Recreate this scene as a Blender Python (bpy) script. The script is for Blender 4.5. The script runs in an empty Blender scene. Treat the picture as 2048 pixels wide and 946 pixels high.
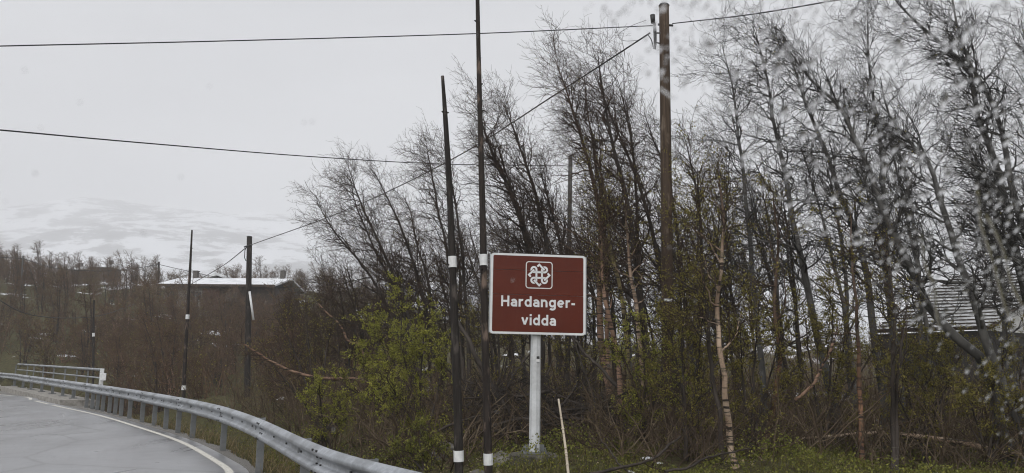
import bpy, math, random
import numpy as np
from mathutils import Vector, Matrix, noise

random.seed(7)
rng = np.random.default_rng(11)
scene = bpy.context.scene
COL = scene.collection
PI = math.pi

# ------------------------------------------------------------------ camera
CAM_H, PITCH, ROLL, FPX = 1.7, math.radians(9.08), math.radians(1.0), 1607.0
cam_data = bpy.data.cameras.new("camera")
cam_data.sensor_width = 36.0
cam_data.lens = 36.0 * FPX / 2048.0
cam_data.clip_start = 0.05
cam_data.clip_end = 12000.0
cam_data.dof.use_dof = True
cam_data.dof.focus_distance = 15.0
cam_data.dof.aperture_fstop = 7.0
cam = bpy.data.objects.new("camera", cam_data)
COL.objects.link(cam)
CAM_M = Matrix.Translation((0, 0, CAM_H)) @ Matrix.Rotation(PI / 2 + PITCH, 4, 'X') @ Matrix.Rotation(ROLL, 4, 'Z')
cam.matrix_world = CAM_M
scene.camera = cam
CAM_R = CAM_M.to_3x3()

# ------------------------------------------------------------------ sky, sun, exposure
SUN_EL, SUN_AZ = math.radians(33), math.radians(196)
world = bpy.data.worlds.new("World")
scene.world = world
world.use_nodes = True
wt = world.node_tree
wt.nodes.clear()
w_out = wt.nodes.new("ShaderNodeOutputWorld")
w_bg = wt.nodes.new("ShaderNodeBackground")
w_sky = wt.nodes.new("ShaderNodeTexSky")
w_sky.sky_type = 'NISHITA'
w_sky.sun_disc = False
w_sky.sun_elevation = SUN_EL
w_sky.sun_rotation = SUN_AZ
w_hsv = wt.nodes.new("ShaderNodeHueSaturation")
w_hsv.inputs['Saturation'].default_value = 0.15
w_tc = wt.nodes.new("ShaderNodeTexCoord")
w_map = wt.nodes.new("ShaderNodeMapping")
w_map.inputs['Scale'].default_value = (1.2, 1.2, 3.0)
w_noise = wt.nodes.new("ShaderNodeTexNoise")
w_noise.inputs['Scale'].default_value = 1.6
w_noise.inputs['Detail'].default_value = 6.0
w_ramp = wt.nodes.new("ShaderNodeValToRGB")          # the unbroken cloud deck
w_ramp.color_ramp.elements[0].position = 0.3
w_ramp.color_ramp.elements[0].color = (1.75, 1.77, 1.88, 1)
w_ramp.color_ramp.elements[1].position = 0.75
w_ramp.color_ramp.elements[1].color = (2.75, 2.78, 2.90, 1)
w_mix = wt.nodes.new("ShaderNodeMix")
w_mix.data_type = 'RGBA'
w_mix.inputs['Factor'].default_value = 0.94
L = wt.links.new
L(w_sky.outputs[0], w_hsv.inputs['Color'])
L(w_tc.outputs['Generated'], w_map.inputs['Vector'])
L(w_map.outputs[0], w_noise.inputs['Vector'])
L(w_noise.outputs[0], w_ramp.inputs[0])
L(w_hsv.outputs[0], w_mix.inputs[6])
L(w_ramp.outputs[0], w_mix.inputs[7])
L(w_mix.outputs[2], w_bg.inputs['Color'])
w_bg.inputs['Strength'].default_value = 0.1
L(w_bg.outputs[0], w_out.inputs['Surface'])

sun_d = bpy.data.lights.new("sun", 'SUN')
sun_d.energy = 1.5
sun_d.angle = math.radians(70)
sun_d.color = (1.0, 0.98, 0.95)
sun = bpy.data.objects.new("sun", sun_d)
sun.rotation_euler = (PI / 2 - SUN_EL, 0, PI - SUN_AZ)
COL.objects.link(sun)

vs = scene.view_settings
vs.view_transform = 'Standard'
vs.look = 'None'
vs.gamma = 1.0
vs.use_curve_mapping = False
vs.exposure = 1.68
scene.render.engine = 'CYCLES'
cy = scene.cycles
DENOISE = True
cy.max_bounces = 6
cy.diffuse_bounces = 2
cy.glossy_bounces = 2
cy.transmission_bounces = 4
cy.transparent_max_bounces = 8
cy.volume_bounces = 1
cy.filter_width = 1.1
cy.use_denoising = DENOISE
cy.caustics_reflective = False
cy.caustics_refractive = False

# ------------------------------------------------------------------ helpers
def ray(x, y):
    v = CAM_R @ Vector(((x - 1024) / FPX, -(y - 473) / FPX, -1.0))
    return v

def at(x, y, Y):
    """The point at distance Y ahead that the photograph shows at pixel x, y."""
    v = ray(x, y)
    t = Y / v.y
    return Vector((v.x * t, Y, CAM_H + v.z * t))

def on_plane(x, y, z):
    v = ray(x, y)
    t = (z - CAM_H) / v.z
    return Vector((v.x * t, v.y * t, z))

def tag(o, label=None, cat=None, group=None, kind=None):
    if label: o['label'] = label
    if cat: o['category'] = cat
    if group: o['group'] = group
    if kind: o['kind'] = kind
    return o

def empty(name, loc=(0, 0, 0), rz=0.0):
    o = bpy.data.objects.new(name, None)
    o.empty_display_size = 0.3
    o.location = loc
    o.rotation_euler = (0, 0, rz)
    COL.objects.link(o)
    return o

def link(name, me, parent=None):
    o = bpy.data.objects.new(name, me)
    COL.objects.link(o)
    if parent is not None:
        o.parent = parent
    return o

def mesh_np(name, V, quads=None, tris=None, mat=None, smooth=True):
    V = np.asarray(V, dtype=np.float32).reshape(-1, 3)
    me = bpy.data.meshes.new(name)
    q = np.zeros((0, 4), np.int32) if quads is None else np.asarray(quads, np.int32).reshape(-1, 4)
    t = np.zeros((0, 3), np.int32) if tris is None else np.asarray(tris, np.int32).reshape(-1, 3)
    me.vertices.add(len(V))
    me.vertices.foreach_set("co", V.ravel())
    nl = q.size + t.size
    me.loops.add(nl)
    me.loops.foreach_set("vertex_index", np.concatenate([q.ravel(), t.ravel()]).astype(np.int32))
    npoly = len(q) + len(t)
    me.polygons.add(npoly)
    starts = np.concatenate([np.arange(len(q)) * 4, q.size + np.arange(len(t)) * 3]).astype(np.int32)
    me.polygons.foreach_set("loop_start", starts)
    me.polygons.foreach_set("use_smooth", np.full(npoly, bool(smooth)))
    me.update(calc_edges=True)
    me.validate()
    if mat: me.materials.append(mat)
    return me

class MB:
    """Collects boxes, tubes and prisms for one mesh."""
    def __init__(s):
        s.v = []; s.f = []
    def add(s, vs_, fs_):
        b = len(s.v)
        s.v += [tuple(p) for p in vs_]
        s.f += [tuple(i + b for i in f) for f in fs_]
    def box(s, c, size, rz=0.0, M=None):
        hx, hy, hz = size[0] / 2, size[1] / 2, size[2] / 2
        p = [Vector((sx * hx, sy * hy, sz * hz)) for sz in (-1, 1) for sy in (-1, 1) for sx in (-1, 1)]
        R = M if M is not None else Matrix.Rotation(rz, 3, 'Z')
        p = [R @ q + Vector(c) for q in p]
        s.add(p, [(0, 2, 3, 1), (4, 5, 7, 6), (0, 1, 5, 4), (2, 6, 7, 3), (0, 4, 6, 2), (1, 3, 7, 5)])
    def tube(s, pts, rad, n=8, cap=True):
        pts = [Vector(p) for p in pts]
        if not hasattr(rad, '__len__'): rad = [rad] * len(pts)
        rings = []
        ref = None
        for i, p in enumerate(pts):
            d = (pts[min(i + 1, len(pts) - 1)] - pts[max(i - 1, 0)]).normalized()
            if ref is None:
                ref = Vector((1, 0, 0)) if abs(d.x) < 0.8 else Vector((0, 1, 0))
            u = (ref - d * ref.dot(d)).normalized()
            ref = u
            w = d.cross(u)
            rings.append([p + (u * math.cos(2 * PI * k / n) + w * math.sin(2 * PI * k / n)) * rad[i] for k in range(n)])
        vs_ = [q for r in rings for q in r]
        fs_ = []
        for i in range(len(pts) - 1):
            for k in range(n):
                a = i * n + k; b = i * n + (k + 1) % n
                fs_.append((a, b, b + n, a + n))
        if cap:
            fs_.append(tuple(reversed(range(n))))
            fs_.append(tuple((len(pts) - 1) * n + k for k in range(n)))
        s.add(vs_, fs_)
    def build(s, name, mat, parent=None, smooth=False, bevel=0.0):
        me = bpy.data.meshes.new(name)
        me.from_pydata(s.v, [], s.f)
        if smooth:
            me.polygons.foreach_set("use_smooth", [True] * len(me.polygons))
        me.update()
        if mat: me.materials.append(mat)
        o = link(name, me, parent)
        if bevel:
            m = o.modifiers.new("bevel", 'BEVEL')
            m.width = bevel; m.segments = 2; m.limit_method = 'ANGLE'
        return o

def smooth_path(P, n):
    """Catmull-Rom through P (k x 3), n samples evenly spread over the length."""
    P = np.asarray([tuple(p) for p in P], float)
    Q = np.vstack([2 * P[0] - P[1], P, 2 * P[-1] - P[-2]])
    out = []
    for i in range(1, len(Q) - 2):
        p0, p1, p2, p3 = Q[i - 1], Q[i], Q[i + 1], Q[i + 2]
        for t in np.linspace(0, 1, 24, endpoint=False):
            out.append(0.5 * (2 * p1 + (p2 - p0) * t + (2 * p0 - 5 * p1 + 4 * p2 - p3) * t * t + (3 * p1 - p0 - 3 * p2 + p3) * t ** 3))
    out.append(P[-1])
    out = np.array(out)
    s = np.concatenate([[0], np.cumsum(np.linalg.norm(np.diff(out, axis=0), axis=1))])
    u = np.linspace(0, s[-1], n)
    return np.stack([np.interp(u, s, out[:, k]) for k in range(3)], 1)

# ------------------------------------------------------------------ materials
class Mat:
    def __init__(s, name):
        s.m = bpy.data.materials.new(name)
        s.m.use_nodes = True
        s.t = s.m.node_tree
        s.b = s.t.nodes["Principled BSDF"]
    def n(s, typ, **kw):
        x = s.t.nodes.new(typ)
        for k, v in kw.items():
            if k in x.inputs: x.inputs[k].default_value = v
            else: setattr(x, k, v)
        return x
    def l(s, a, b): s.t.links.new(a, b)
    def coord(s, scale=(1, 1, 1), kind='Object', rand=False):
        tc = s.n("ShaderNodeTexCoord"); mp = s.n("ShaderNodeMapping")
        mp.inputs['Scale'].default_value = scale
        s.l(tc.outputs[kind], mp.inputs['Vector'])
        if rand:
            oi = s.n("ShaderNodeObjectInfo"); mm = s.n("ShaderNodeMath", operation='MULTIPLY')
            mm.inputs[1].default_value = 37.0
            s.l(oi.outputs['Random'], mm.inputs[0])
            s.l(mm.outputs[0], mp.inputs['Location'])
        return mp.outputs[0]
    def noise(s, vec, scale, detail=4.0, rough=0.55, dist=0.0):
        x = s.n("ShaderNodeTexNoise")
        x.inputs['Scale'].default_value = scale; x.inputs['Detail'].default_value = detail
        x.inputs['Roughness'].default_value = rough; x.inputs['Distortion'].default_value = dist
        s.l(vec, x.inputs['Vector'])
        return x.outputs[0]
    def ramp(s, fac, stops):
        r = s.n("ShaderNodeValToRGB")
        e = r.color_ramp.elements
        while len(e) < len(stops): e.new(0.5)
        for i, (p, c) in enumerate(stops):
            e[i].position = p
            e[i].color = (c[0], c[1], c[2], 1) if hasattr(c, '__len__') else (c, c, c, 1)
        s.l(fac, r.inputs[0])
        return r.outputs[0]
    def mix(s, fac, a, b, blend='MIX'):
        x = s.n("ShaderNodeMix", data_type='RGBA', blend_type=blend)
        for sock, v in ((x.inputs[0], fac), (x.inputs[6], a), (x.inputs[7], b)):
            if hasattr(v, 'is_output'): s.l(v, sock)
            elif not hasattr(v, '__len__'): sock.default_value = v
            else: sock.default_value = (v[0], v[1], v[2], 1)
        return x.outputs[2]
    def color(s, v):
        if hasattr(v, 'is_output'): s.l(v, s.b.inputs['Base Color'])
        else: s.b.inputs['Base Color'].default_value = (v[0], v[1], v[2], 1)
    def bump(s, h, strength=0.3, dist=0.01):
        x = s.n("ShaderNodeBump")
        x.inputs['Strength'].default_value = strength; x.inputs['Distance'].default_value = dist
        s.l(h, x.inputs['Height']); s.l(x.outputs[0], s.b.inputs['Normal'])
    def set(s, rough=None, metal=None, spec=None):
        if rough is not None:
            if hasattr(rough, 'is_output'): s.l(rough, s.b.inputs['Roughness'])
            else: s.b.inputs['Roughness'].default_value = rough
        if metal is not None: s.b.inputs['Metallic'].default_value = metal
        if spec is not None: s.b.inputs['Specular IOR Level'].default_value = spec
        return s

def m_noise(name, stops, scale=5.0, rough=0.8, obj_scale=(1, 1, 1), bump=0.0, bd=0.01, rand=False, detail=5, metal=0.0, spec=0.3):
    m = Mat(name)
    v = m.coord(obj_scale, rand=rand)
    f = m.noise(v, scale, detail)
    m.color(m.ramp(f, stops)); m.set(rough, metal, spec)
    if bump: m.bump(f, bump, bd)
    return m.m

M = {}
M['twig'] = m_noise('twig_bark', [(0.3, (0.032, 0.022, 0.018)), (0.7, (0.078, 0.053, 0.039))], 3.0, 0.75, rand=True, spec=0.15)
M['scrub_twig'] = m_noise('scrub_twig_bark', [(0.3, (0.065, 0.041, 0.027)), (0.7, (0.155, 0.100, 0.066))], 1.2, 0.8, rand=True, spec=0.15)
M['grey_twig'] = m_noise('grey_twig_bark', [(0.3, (0.028, 0.026, 0.025)), (0.7, (0.070, 0.066, 0.063))], 3.0, 0.7, rand=True, spec=0.2)

def bark(name, c_lo, c_hi, band=None, band_amt=0.0, scale=6.0, fade=None):
    m = Mat(name)
    v = m.coord((1, 1, 0.35), rand=True)
    f = m.noise(v, scale, 6, 0.6)
    c = m.ramp(f, [(0.3, c_lo), (0.68, c_hi)])
    if band:
        v2 = m.coord((2.2, 2.2, 22.0), rand=True)
        f2 = m.noise(v2, 1.0, 3, 0.6, 0.4)
        g = m.ramp(f2, [(0.60 - band_amt, 0.0), (0.66 - band_amt, 1.0)])
        c = m.mix(g, c, band)
    if fade:
        tc = m.n("ShaderNodeTexCoord"); sx_ = m.n("ShaderNodeSeparateXYZ"); m.l(tc.outputs['Object'], sx_.inputs[0])
        n3 = m.noise(m.coord((3, 3, 1.2), rand=True), 1.5, 5, 0.7)
        ma = m.n("ShaderNodeMath", operation='MULTIPLY_ADD'); ma.inputs[1].default_value = 2.6
        m.l(n3, ma.inputs[0]); m.l(sx_.outputs['Z'], ma.inputs[2])
        mr = m.n("ShaderNodeMapRange"); mr.inputs[1].default_value = fade[0] + 1.3; mr.inputs[2].default_value = fade[1] + 1.3
        m.l(ma.outputs[0], mr.inputs[0])
        c = m.mix(mr.outputs[0], c, m.ramp(f, [(0.3, (0.050, 0.034, 0.026)), (0.7, (0.13, 0.085, 0.06))]))
        lich = m.noise(m.coord((5, 5, 2.5), rand=True), 1.8, 6, 0.7)
        c = m.mix(m.ramp(lich, [(0.56, 0.0), (0.64, 0.8)]), c, (0.10, 0.085, 0.055))
    m.color(c); m.set(0.75, 0, 0.25); m.bump(f, 0.6, 0.012)
    return m.m
M['bark_dark'] = bark('dark_birch_bark', (0.020, 0.016, 0.014), (0.070, 0.057, 0.048), (0.13, 0.115, 0.09), -0.06)
M['bark_grey'] = bark('grey_birch_bark', (0.042, 0.041, 0.040), (0.135, 0.130, 0.122), (0.25, 0.25, 0.24), -0.06)
M['bark_pale'] = bark('pale_birch_bark', (0.24, 0.155, 0.105), (0.46, 0.36, 0.27), (0.035, 0.028, 0.024), 0.08, fade=(2.0, 4.2))
M['bark_pink'] = bark('pink_birch_bark', (0.15, 0.085, 0.058), (0.33, 0.215, 0.15), (0.045, 0.034, 0.028), 0.09, fade=(2.8, 5.0))
M['bark_orange'] = bark('orange_birch_bark', (0.11, 0.060, 0.038), (0.28, 0.155, 0.092), (0.045, 0.03, 0.025), 0.09, fade=(0.9, 2.2))
M['bark_olive'] = bark('lichen_birch_bark', (0.10, 0.085, 0.04), (0.30, 0.24, 0.13), (0.035, 0.03, 0.022), 0.08, fade=(3.0, 5.0))

def leaf_mat(name, a, b, c):
    m = Mat(name)
    v = m.coord((1, 1, 1), rand=True)
    f = m.noise(v, 9.0, 3)
    g = m.n("ShaderNodeNewGeometry")
    col = m.ramp(f, [(0.32, a), (0.5, b), (0.68, c)])
    var = m.ramp(g.outputs['Random Per Island'], [(0.0, 0.55), (1.0, 1.25)])
    m.color(m.mix(1.0, col, var, 'MULTIPLY')); m.set(0.55, 0, 0.3)
    m.b.inputs['Subsurface Weight'].default_value = 0.0
    tr = m.n("ShaderNodeBsdfTranslucent"); mx = m.n("ShaderNodeMixShader")
    m.l(col, tr.inputs['Color'])
    mx.inputs[0].default_value = 0.35
    out = m.t.nodes["Material Output"]
    m.l(m.b.outputs[0], mx.inputs[1]); m.l(tr.outputs[0], mx.inputs[2]); m.l(mx.outputs[0], out.inputs['Surface'])
    return m.m
M['leaf_fresh'] = leaf_mat('fresh_birch_leaf', (0.155, 0.16, 0.026), (0.28, 0.285, 0.045), (0.42, 0.40, 0.08))
M['leaf_olive'] = leaf_mat('olive_birch_leaf', (0.115, 0.105, 0.024), (0.21, 0.185, 0.040), (0.31, 0.26, 0.06))
M['leaf_ground'] = leaf_mat('ground_leaf', (0.085, 0.10, 0.018), (0.175, 0.185, 0.036), (0.31, 0.295, 0.065))
M['grass'] = leaf_mat('grass_blade', (0.075, 0.080, 0.022), (0.13, 0.12, 0.035), (0.24, 0.19, 0.085))

# ------------------------------------------------------------------ the lines of road and rail, from the photograph
RAIL_TOP = 0.80
_rail_px = [(0, 745), (56, 751), (112, 758), (180, 767), (253, 777), (337, 790.5), (394, 801), (450, 813.6), (507, 832),
            (560, 855), (614, 880), (667, 901), (721, 916.5), (774, 930), (852, 946)]
_rail = [on_plane(x, y, RAIL_TOP) for x, y in _rail_px]
_r0 = _rail[0] + (_rail[0] - _rail[2]).normalized() * 14 + Vector((-2.5, -1.2, 0))
_rail = [_r0] + _rail
_rail += [Vector((0.15, 5.75, 0.8)), Vector((1.25, 4.7, 0.8)), Vector((2.3, 3.2, 0.8))]
RAIL = smooth_path(_rail, 420); RAIL[:, 2] = 0
for _k in range(3):
    RAIL[3:-3] = (RAIL[:-6] + RAIL[1:-5] + RAIL[2:-4] + RAIL[3:-3] + RAIL[4:-2] + RAIL[5:-1] + RAIL[6:]) / 7
_line_px = [(25, 792), (56, 798.5), (112, 812), (197, 830.5), (281, 856), (366, 885.5), (450, 934), (468, 948)]
_line = [on_plane(x, y, 0) for x, y in _line_px]
_l0 = _line[0] + (_line[0] - _line[1]).normalized() * 22 + Vector((-4, -3, 0))
EDGE = smooth_path([_l0] + _line + [Vector((-3.2, 8.2, 0)), Vector((-1.3, 4.2, 0)), Vector((1.0, -0.5, 0)), Vector((3.6, -8, 0)), Vector((6, -20, 0))], 360)
for _k in range(4):
    EDGE[2:-2] = (EDGE[:-4] + EDGE[1:-3] + EDGE[2:-2] + EDGE[3:-1] + EDGE[4:]) / 5

def right_normals(P):
    d = np.gradient(P, axis=0)
    d /= np.linalg.norm(d[:, :2], axis=1)[:, None]
    return np.stack([-d[:, 1], d[:, 0], 0 * d[:, 0]], 1) * 1.0   # left of travel towards the camera = away from the road

RN_RAIL = right_normals(RAIL)
RN_EDGE = right_normals(EDGE)

# boundary between the road side and the wild side: the rail, carried on behind the camera
_bnd = np.vstack([RAIL[::4, :2], [[3.2, 1.0], [5.0, -4.0], [8.0, -14.0], [14, -40.0], [60, -300]]])
_bnd = np.vstack([[_bnd[0] + (_bnd[0] - _bnd[2]) * 60], _bnd])
def signed_q(x, y):
    """Distance from the rail line; positive on the wild side."""
    x = np.asarray(x, float); y = np.asarray(y, float)
    best = np.full(x.shape, 1e9); sg = np.ones(x.shape)
    for a, b in zip(_bnd[:-1], _bnd[1:]):
        d = b - a; l2 = d @ d + 1e-12
        t = np.clip(((x - a[0]) * d[0] + (y - a[1]) * d[1]) / l2, 0, 1)
        ex = x - (a[0] + t * d[0]); ey = y - (a[1] + t * d[1])
        dist = np.hypot(ex, ey)
        s = np.sign(d[0] * ey - d[1] * ex)
        m = dist < best
        best = np.where(m, dist, best); sg = np.where(m, s, sg)
    return best * np.where(sg == 0, 1, sg)

def sstep(a, b, x):
    t = np.clip((x - a) / (b - a), 0, 1)
    return t * t * (3 - 2 * t)

def ground_z(x, y):
    x = np.asarray(x, float); y = np.asarray(y, float)
    q = signed_q(x, y)
    bank = -0.10 - 0.20 * sstep(0.25, 0.9, q) + 0.62 * sstep(0.9, 3.2, q)
    d = np.hypot(x, y)
    lump = 0.10 * np.sin(x * 0.9 + 1.3) * np.cos(y * 0.8) + 0.07 * np.sin(x * 2.1 - y * 1.7) + 0.05 * np.sin(3.3 * x + 2.6 * y)
    z = np.where(q > 0, bank + lump * sstep(1.0, 3.5, q), -0.13)
    # the stream under the bridge
    sx, sy = -17.0, 31.0
    along = (x - sx) * 0.62 + (y - sy) * 0.78
    across = (x - sx) * 0.78 - (y - sy) * 0.62
    z = z - 2.2 * np.exp(-(across / 3.2) ** 2) * sstep(0.4, 2.5, q) * (1 - sstep(20, 40, along))
    # the hillside to the left, the gentle rise ahead and to the right
    hill = sstep(38, 125, d) * (11.0 - 7.0 * sstep(-25, 15, x)) + sstep(100, 600, d) * 8
    z = z + 0.16 * np.exp(-((x - 0.35) ** 2 + (y - 11.5) ** 2) / 2.2)
    z = z + np.where(q > 0, hill, hill * sstep(6, 30, -q))
    z = z + np.where(d > 40, (1.1 * np.sin(x * 0.11 + 0.4) * np.sin(y * 0.09 + 1.0) + 0.5 * np.sin(x * 0.31 + y * 0.23)) * sstep(40, 70, d) * sstep(2, 25, np.abs(q)), 0)
    return z
def gz(x, y): return float(ground_z(np.array([x]), np.array([y]))[0])

# ------------------------------------------------------------------ setting: ground, road, shoulder, mountains, haze
def ground_material():
    m = Mat('heath_ground')
    v = m.coord()
    n1 = m.noise(v, 0.9, 8, 0.65); n2 = m.noise(v, 7.0, 6, 0.7); n3 = m.noise(v, 0.16, 5, 0.6)
    base = m.ramp(n2, [(0.28, (0.018, 0.014, 0.010)), (0.45, (0.050, 0.040, 0.020)), (0.56, (0.070, 0.075, 0.024)), (0.75, (0.13, 0.105, 0.05))])
    moss = m.ramp(n2, [(0.3, (0.032, 0.028, 0.013)), (0.7, (0.105, 0.090, 0.036))])
    c = m.mix(m.ramp(n1, [(0.42, 0.0), (0.58, 1.0)]), base, moss)
    # old snow lying in the open on the far slope
    tc = m.n("ShaderNodeTexCoord"); sx = m.n("ShaderNodeSeparateXYZ"); m.l(tc.outputs['Object'], sx.inputs[0])
    far = m.n("ShaderNodeMapRange"); far.inputs[1].default_value = 34; far.inputs[2].default_value = 330
    far.inputs[3].default_value = 0.0; far.inputs[4].default_value = 0.40
    m.l(sx.outputs['Y'], far.inputs[0])
    ad = m.n("ShaderNodeMath", operation='ADD'); m.l(n3, ad.inputs[0]); m.l(far.outputs[0], ad.inputs[1])
    ad2 = m.n("ShaderNodeMath", operation='MULTIPLY_ADD'); ad2.inputs[1].default_value = 0.25
    m.l(n1, ad2.inputs[0]); m.l(ad.outputs[0], ad2.inputs[2])
    snow = m.ramp(ad2.outputs[0], [(0.80, 0.0), (0.83, 1.0)])
    c = m.mix(snow, c, (0.78, 0.80, 0.83))
    m.color(c); m.set(0.9, 0, 0.2); m.bump(n2, 0.8, 0.06)
    return m.m
M['ground'] = ground_material()

def build_ground():
    rad = np.concatenate([np.linspace(0.5, 40, 150), np.geomspace(40.6, 1500, 74)])
    ang = np.concatenate([np.linspace(-52, 52, 261), np.linspace(58, 302, 42)]) * PI / 180
    A, Rr = np.meshgrid(ang, rad)
    X = np.sin(A) * Rr; Y = np.cos(A) * Rr
    Z = ground_z(X, Y)
    n, k = X.shape
    V = np.stack([X, Y, Z], -1).reshape(-1, 3)
    V = np.vstack([V, [[0, 0, -0.13]]])
    idx = np.arange(n * k).reshape(n, k)
    nxt = np.roll(idx, -1, axis=1)
    q = np.stack([idx[:-1], idx[1:], nxt[1:], nxt[:-1]], -1).reshape(-1, 4)
    t = np.stack([np.full(k, n * k), idx[0], nxt[0]], -1)
    return tag(link('ground', mesh_np('ground', V, q, t, M['ground'])), kind='structure')
ground = build_ground()

def strip(name, A, B, mat, z_a=0.0, z_b=0.0, nb=1, kind='structure', crown=None):
    """A sheet between two lines of equal length."""
    A = np.asarray(A); B = np.asarray(B)
    rows = []
    for j in range(nb + 1):
        t = j / nb
        P = A * (1 - t) + B * t
        P = P.copy(); P[:, 2] = z_a * (1 - t) + z_b * t
        rows.append(P)
    V = np.stack(rows, 1)
    n, k = V.shape[:2]
    idx = np.arange(n * k).reshape(n, k)
    q = np.stack([idx[:-1, :-1], idx[1:, :-1], idx[1:, 1:], idx[:-1, 1:]], -1).reshape(-1, 4)
    me = mesh_np(name, V.reshape(-1, 3), q, None, mat)
    if me.polygons and me.polygons[len(me.polygons) // 2].normal.z < 0:
        me.flip_normals()
    o = link(name, me)
    if kind: o['kind'] = kind
    return o

def road_material():
    m = Mat('wet_asphalt')
    v = m.coord()
    fine = m.noise(v, 130, 4, 0.7); big = m.noise(v, 0.35, 5, 0.6); mid = m.noise(v, 2.2, 6, 0.65)
    c = m.ramp(fine, [(0.3, (0.125, 0.128, 0.137)), (0.7, (0.265, 0.270, 0.287))])
    patch = m.ramp(big, [(0.35, 0.75), (0.65, 1.2)])
    c = m.mix(1.0, c, patch, 'MULTIPLY')
    # thin dark cracks
    vo = m.n("ShaderNodeTexVoronoi", feature='DISTANCE_TO_EDGE'); vo.inputs['Scale'].default_value = 0.22
    dv = m.n("ShaderNodeMix", data_type='VECTOR'); dv.inputs[0].default_value = 0.12
    nz = m.n("ShaderNodeTexNoise"); nz.inputs['Scale'].default_value = 1.4; m.l(v, nz.inputs['Vector'])
    m.l(v, dv.inputs[4]); m.l(nz.outputs[1], dv.inputs[5]); m.l(dv.outputs[1], vo.inputs['Vector'])
    cr = m.ramp(vo.outputs[0], [(0.004, 1.0), (0.010, 0.0)])
    c = m.mix(m.mix(0.6, (0, 0, 0), cr), c, (0.015, 0.015, 0.016))
    streak = m.noise(m.coord((0.9, 0.12, 1)), 1.0, 6, 0.6, 0.6)
    c = m.mix(1.0, c, m.ramp(streak, [(0.32, 0.82), (0.60, 1.08)]), 'MULTIPLY')
    m.color(c)
    r = m.ramp(mid, [(0.3, 0.26), (0.7, 0.42)])
    m.set(r, 0, 0.6)
    m.b.inputs['Coat Weight'].default_value = 1.0; m.l(m.ramp(streak, [(0.35, 0.26), (0.65, 0.36)]), m.b.inputs['Coat Roughness']); m.b.inputs['Coat IOR'].default_value = 1.5
    m.bump(fine, 0.12, 0.003)
    return m.m
M['road'] = road_material()
M['gravel'] = m_noise('wet_gravel', [(0.28, (0.07, 0.066, 0.061)), (0.5, (0.20, 0.19, 0.175)), (0.72, (0.36, 0.345, 0.32))], 45, 0.7, bump=0.9, bd=0.03, detail=7)
M['line_paint'] = m_noise('worn_line_paint', [(0.28, (0.16, 0.16, 0.155)), (0.42, (0.62, 0.60, 0.54)), (0.7, (0.78, 0.76, 0.70))], 22, 0.5, detail=8)
M['concrete'] = m_noise('weathered_concrete', [(0.3, (0.17, 0.16, 0.145)), (0.7, (0.40, 0.38, 0.35))], 6, 0.85, bump=0.5, bd=0.01, detail=7)

road_R = EDGE + RN_EDGE * 0.28
road_L = EDGE - RN_EDGE * 6.7
strip('road', road_L, road_R, M['road'], 0.0, 0.0, 8)
def uneven(P, N_, amp):
    j = np.array([noise.noise(Vector((p[0] * 1.7, p[1] * 1.7, 3.0))) for p in P])
    return P + N_ * (j * amp)[:, None]
# the verge: gravel from the asphalt out to the posts
sh_in = EDGE + RN_EDGE * 0.05
s_e = np.linspace(0, 1, len(EDGE))
nearest = np.array([np.argmin(np.hypot(RAIL[:, 0] - p[0], RAIL[:, 1] - p[1])) for p in EDGE])
sh_out = np.where((nearest < len(RAIL) - 6)[:, None], RAIL[nearest] + RN_RAIL[nearest] * 0.22, EDGE + RN_EDGE * 1.9)
sh_out = uneven(sh_out, RN_EDGE, 0.16)
strip('gravel_shoulder', sh_in, sh_out, M['gravel'], -0.006, -0.075, 5)

# painted edge line: broken where it has worn away far along the bend
lp = []
acc = np.concatenate([[0], np.cumsum(np.linalg.norm(np.diff(EDGE, axis=0), axis=1))])
def edge_piece(a, b):
    s = np.linspace(a, b, max(3, int((b - a) / 0.25)))
    P = np.stack([np.interp(s, acc, EDGE[:, k]) for k in range(3)], 1)
    N_ = np.stack([np.interp(s, acc, RN_EDGE[:, k]) for k in range(3)], 1)
    return P, N_
i_far = int(np.argmin(np.hypot(EDGE[:, 0] - _line[0].x, EDGE[:, 1] - _line[0].y)))
i_mid = int(np.argmin(np.hypot(EDGE[:, 0] - _line[2].x, EDGE[:, 1] - _line[2].y)))
s_far, s_mid = acc[i_far], acc[i_mid]
mb = MB()
def lay_line(a, b):
    P, N_ = edge_piece(a, b)
    n = len(P)
    v = [tuple(p - q * 0.06 + np.array([0, 0, 0.005])) for p, q in zip(P, N_)] + [tuple(p + q * 0.06 + np.array([0, 0, 0.005])) for p, q in zip(P, N_)]
    mb.add(v, [(i, i + n, i + n + 1, i + 1) for i in range(n - 1)])
lay_line(s_mid - 0.5, acc[-1] - 2)
s = s_mid - 1.3
while s > s_far - 20:
    lay_line(s - 2.6, s); s -= 3.6
o = mb.build('road_marking', M['line_paint']); o['kind'] = 'structure'

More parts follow.
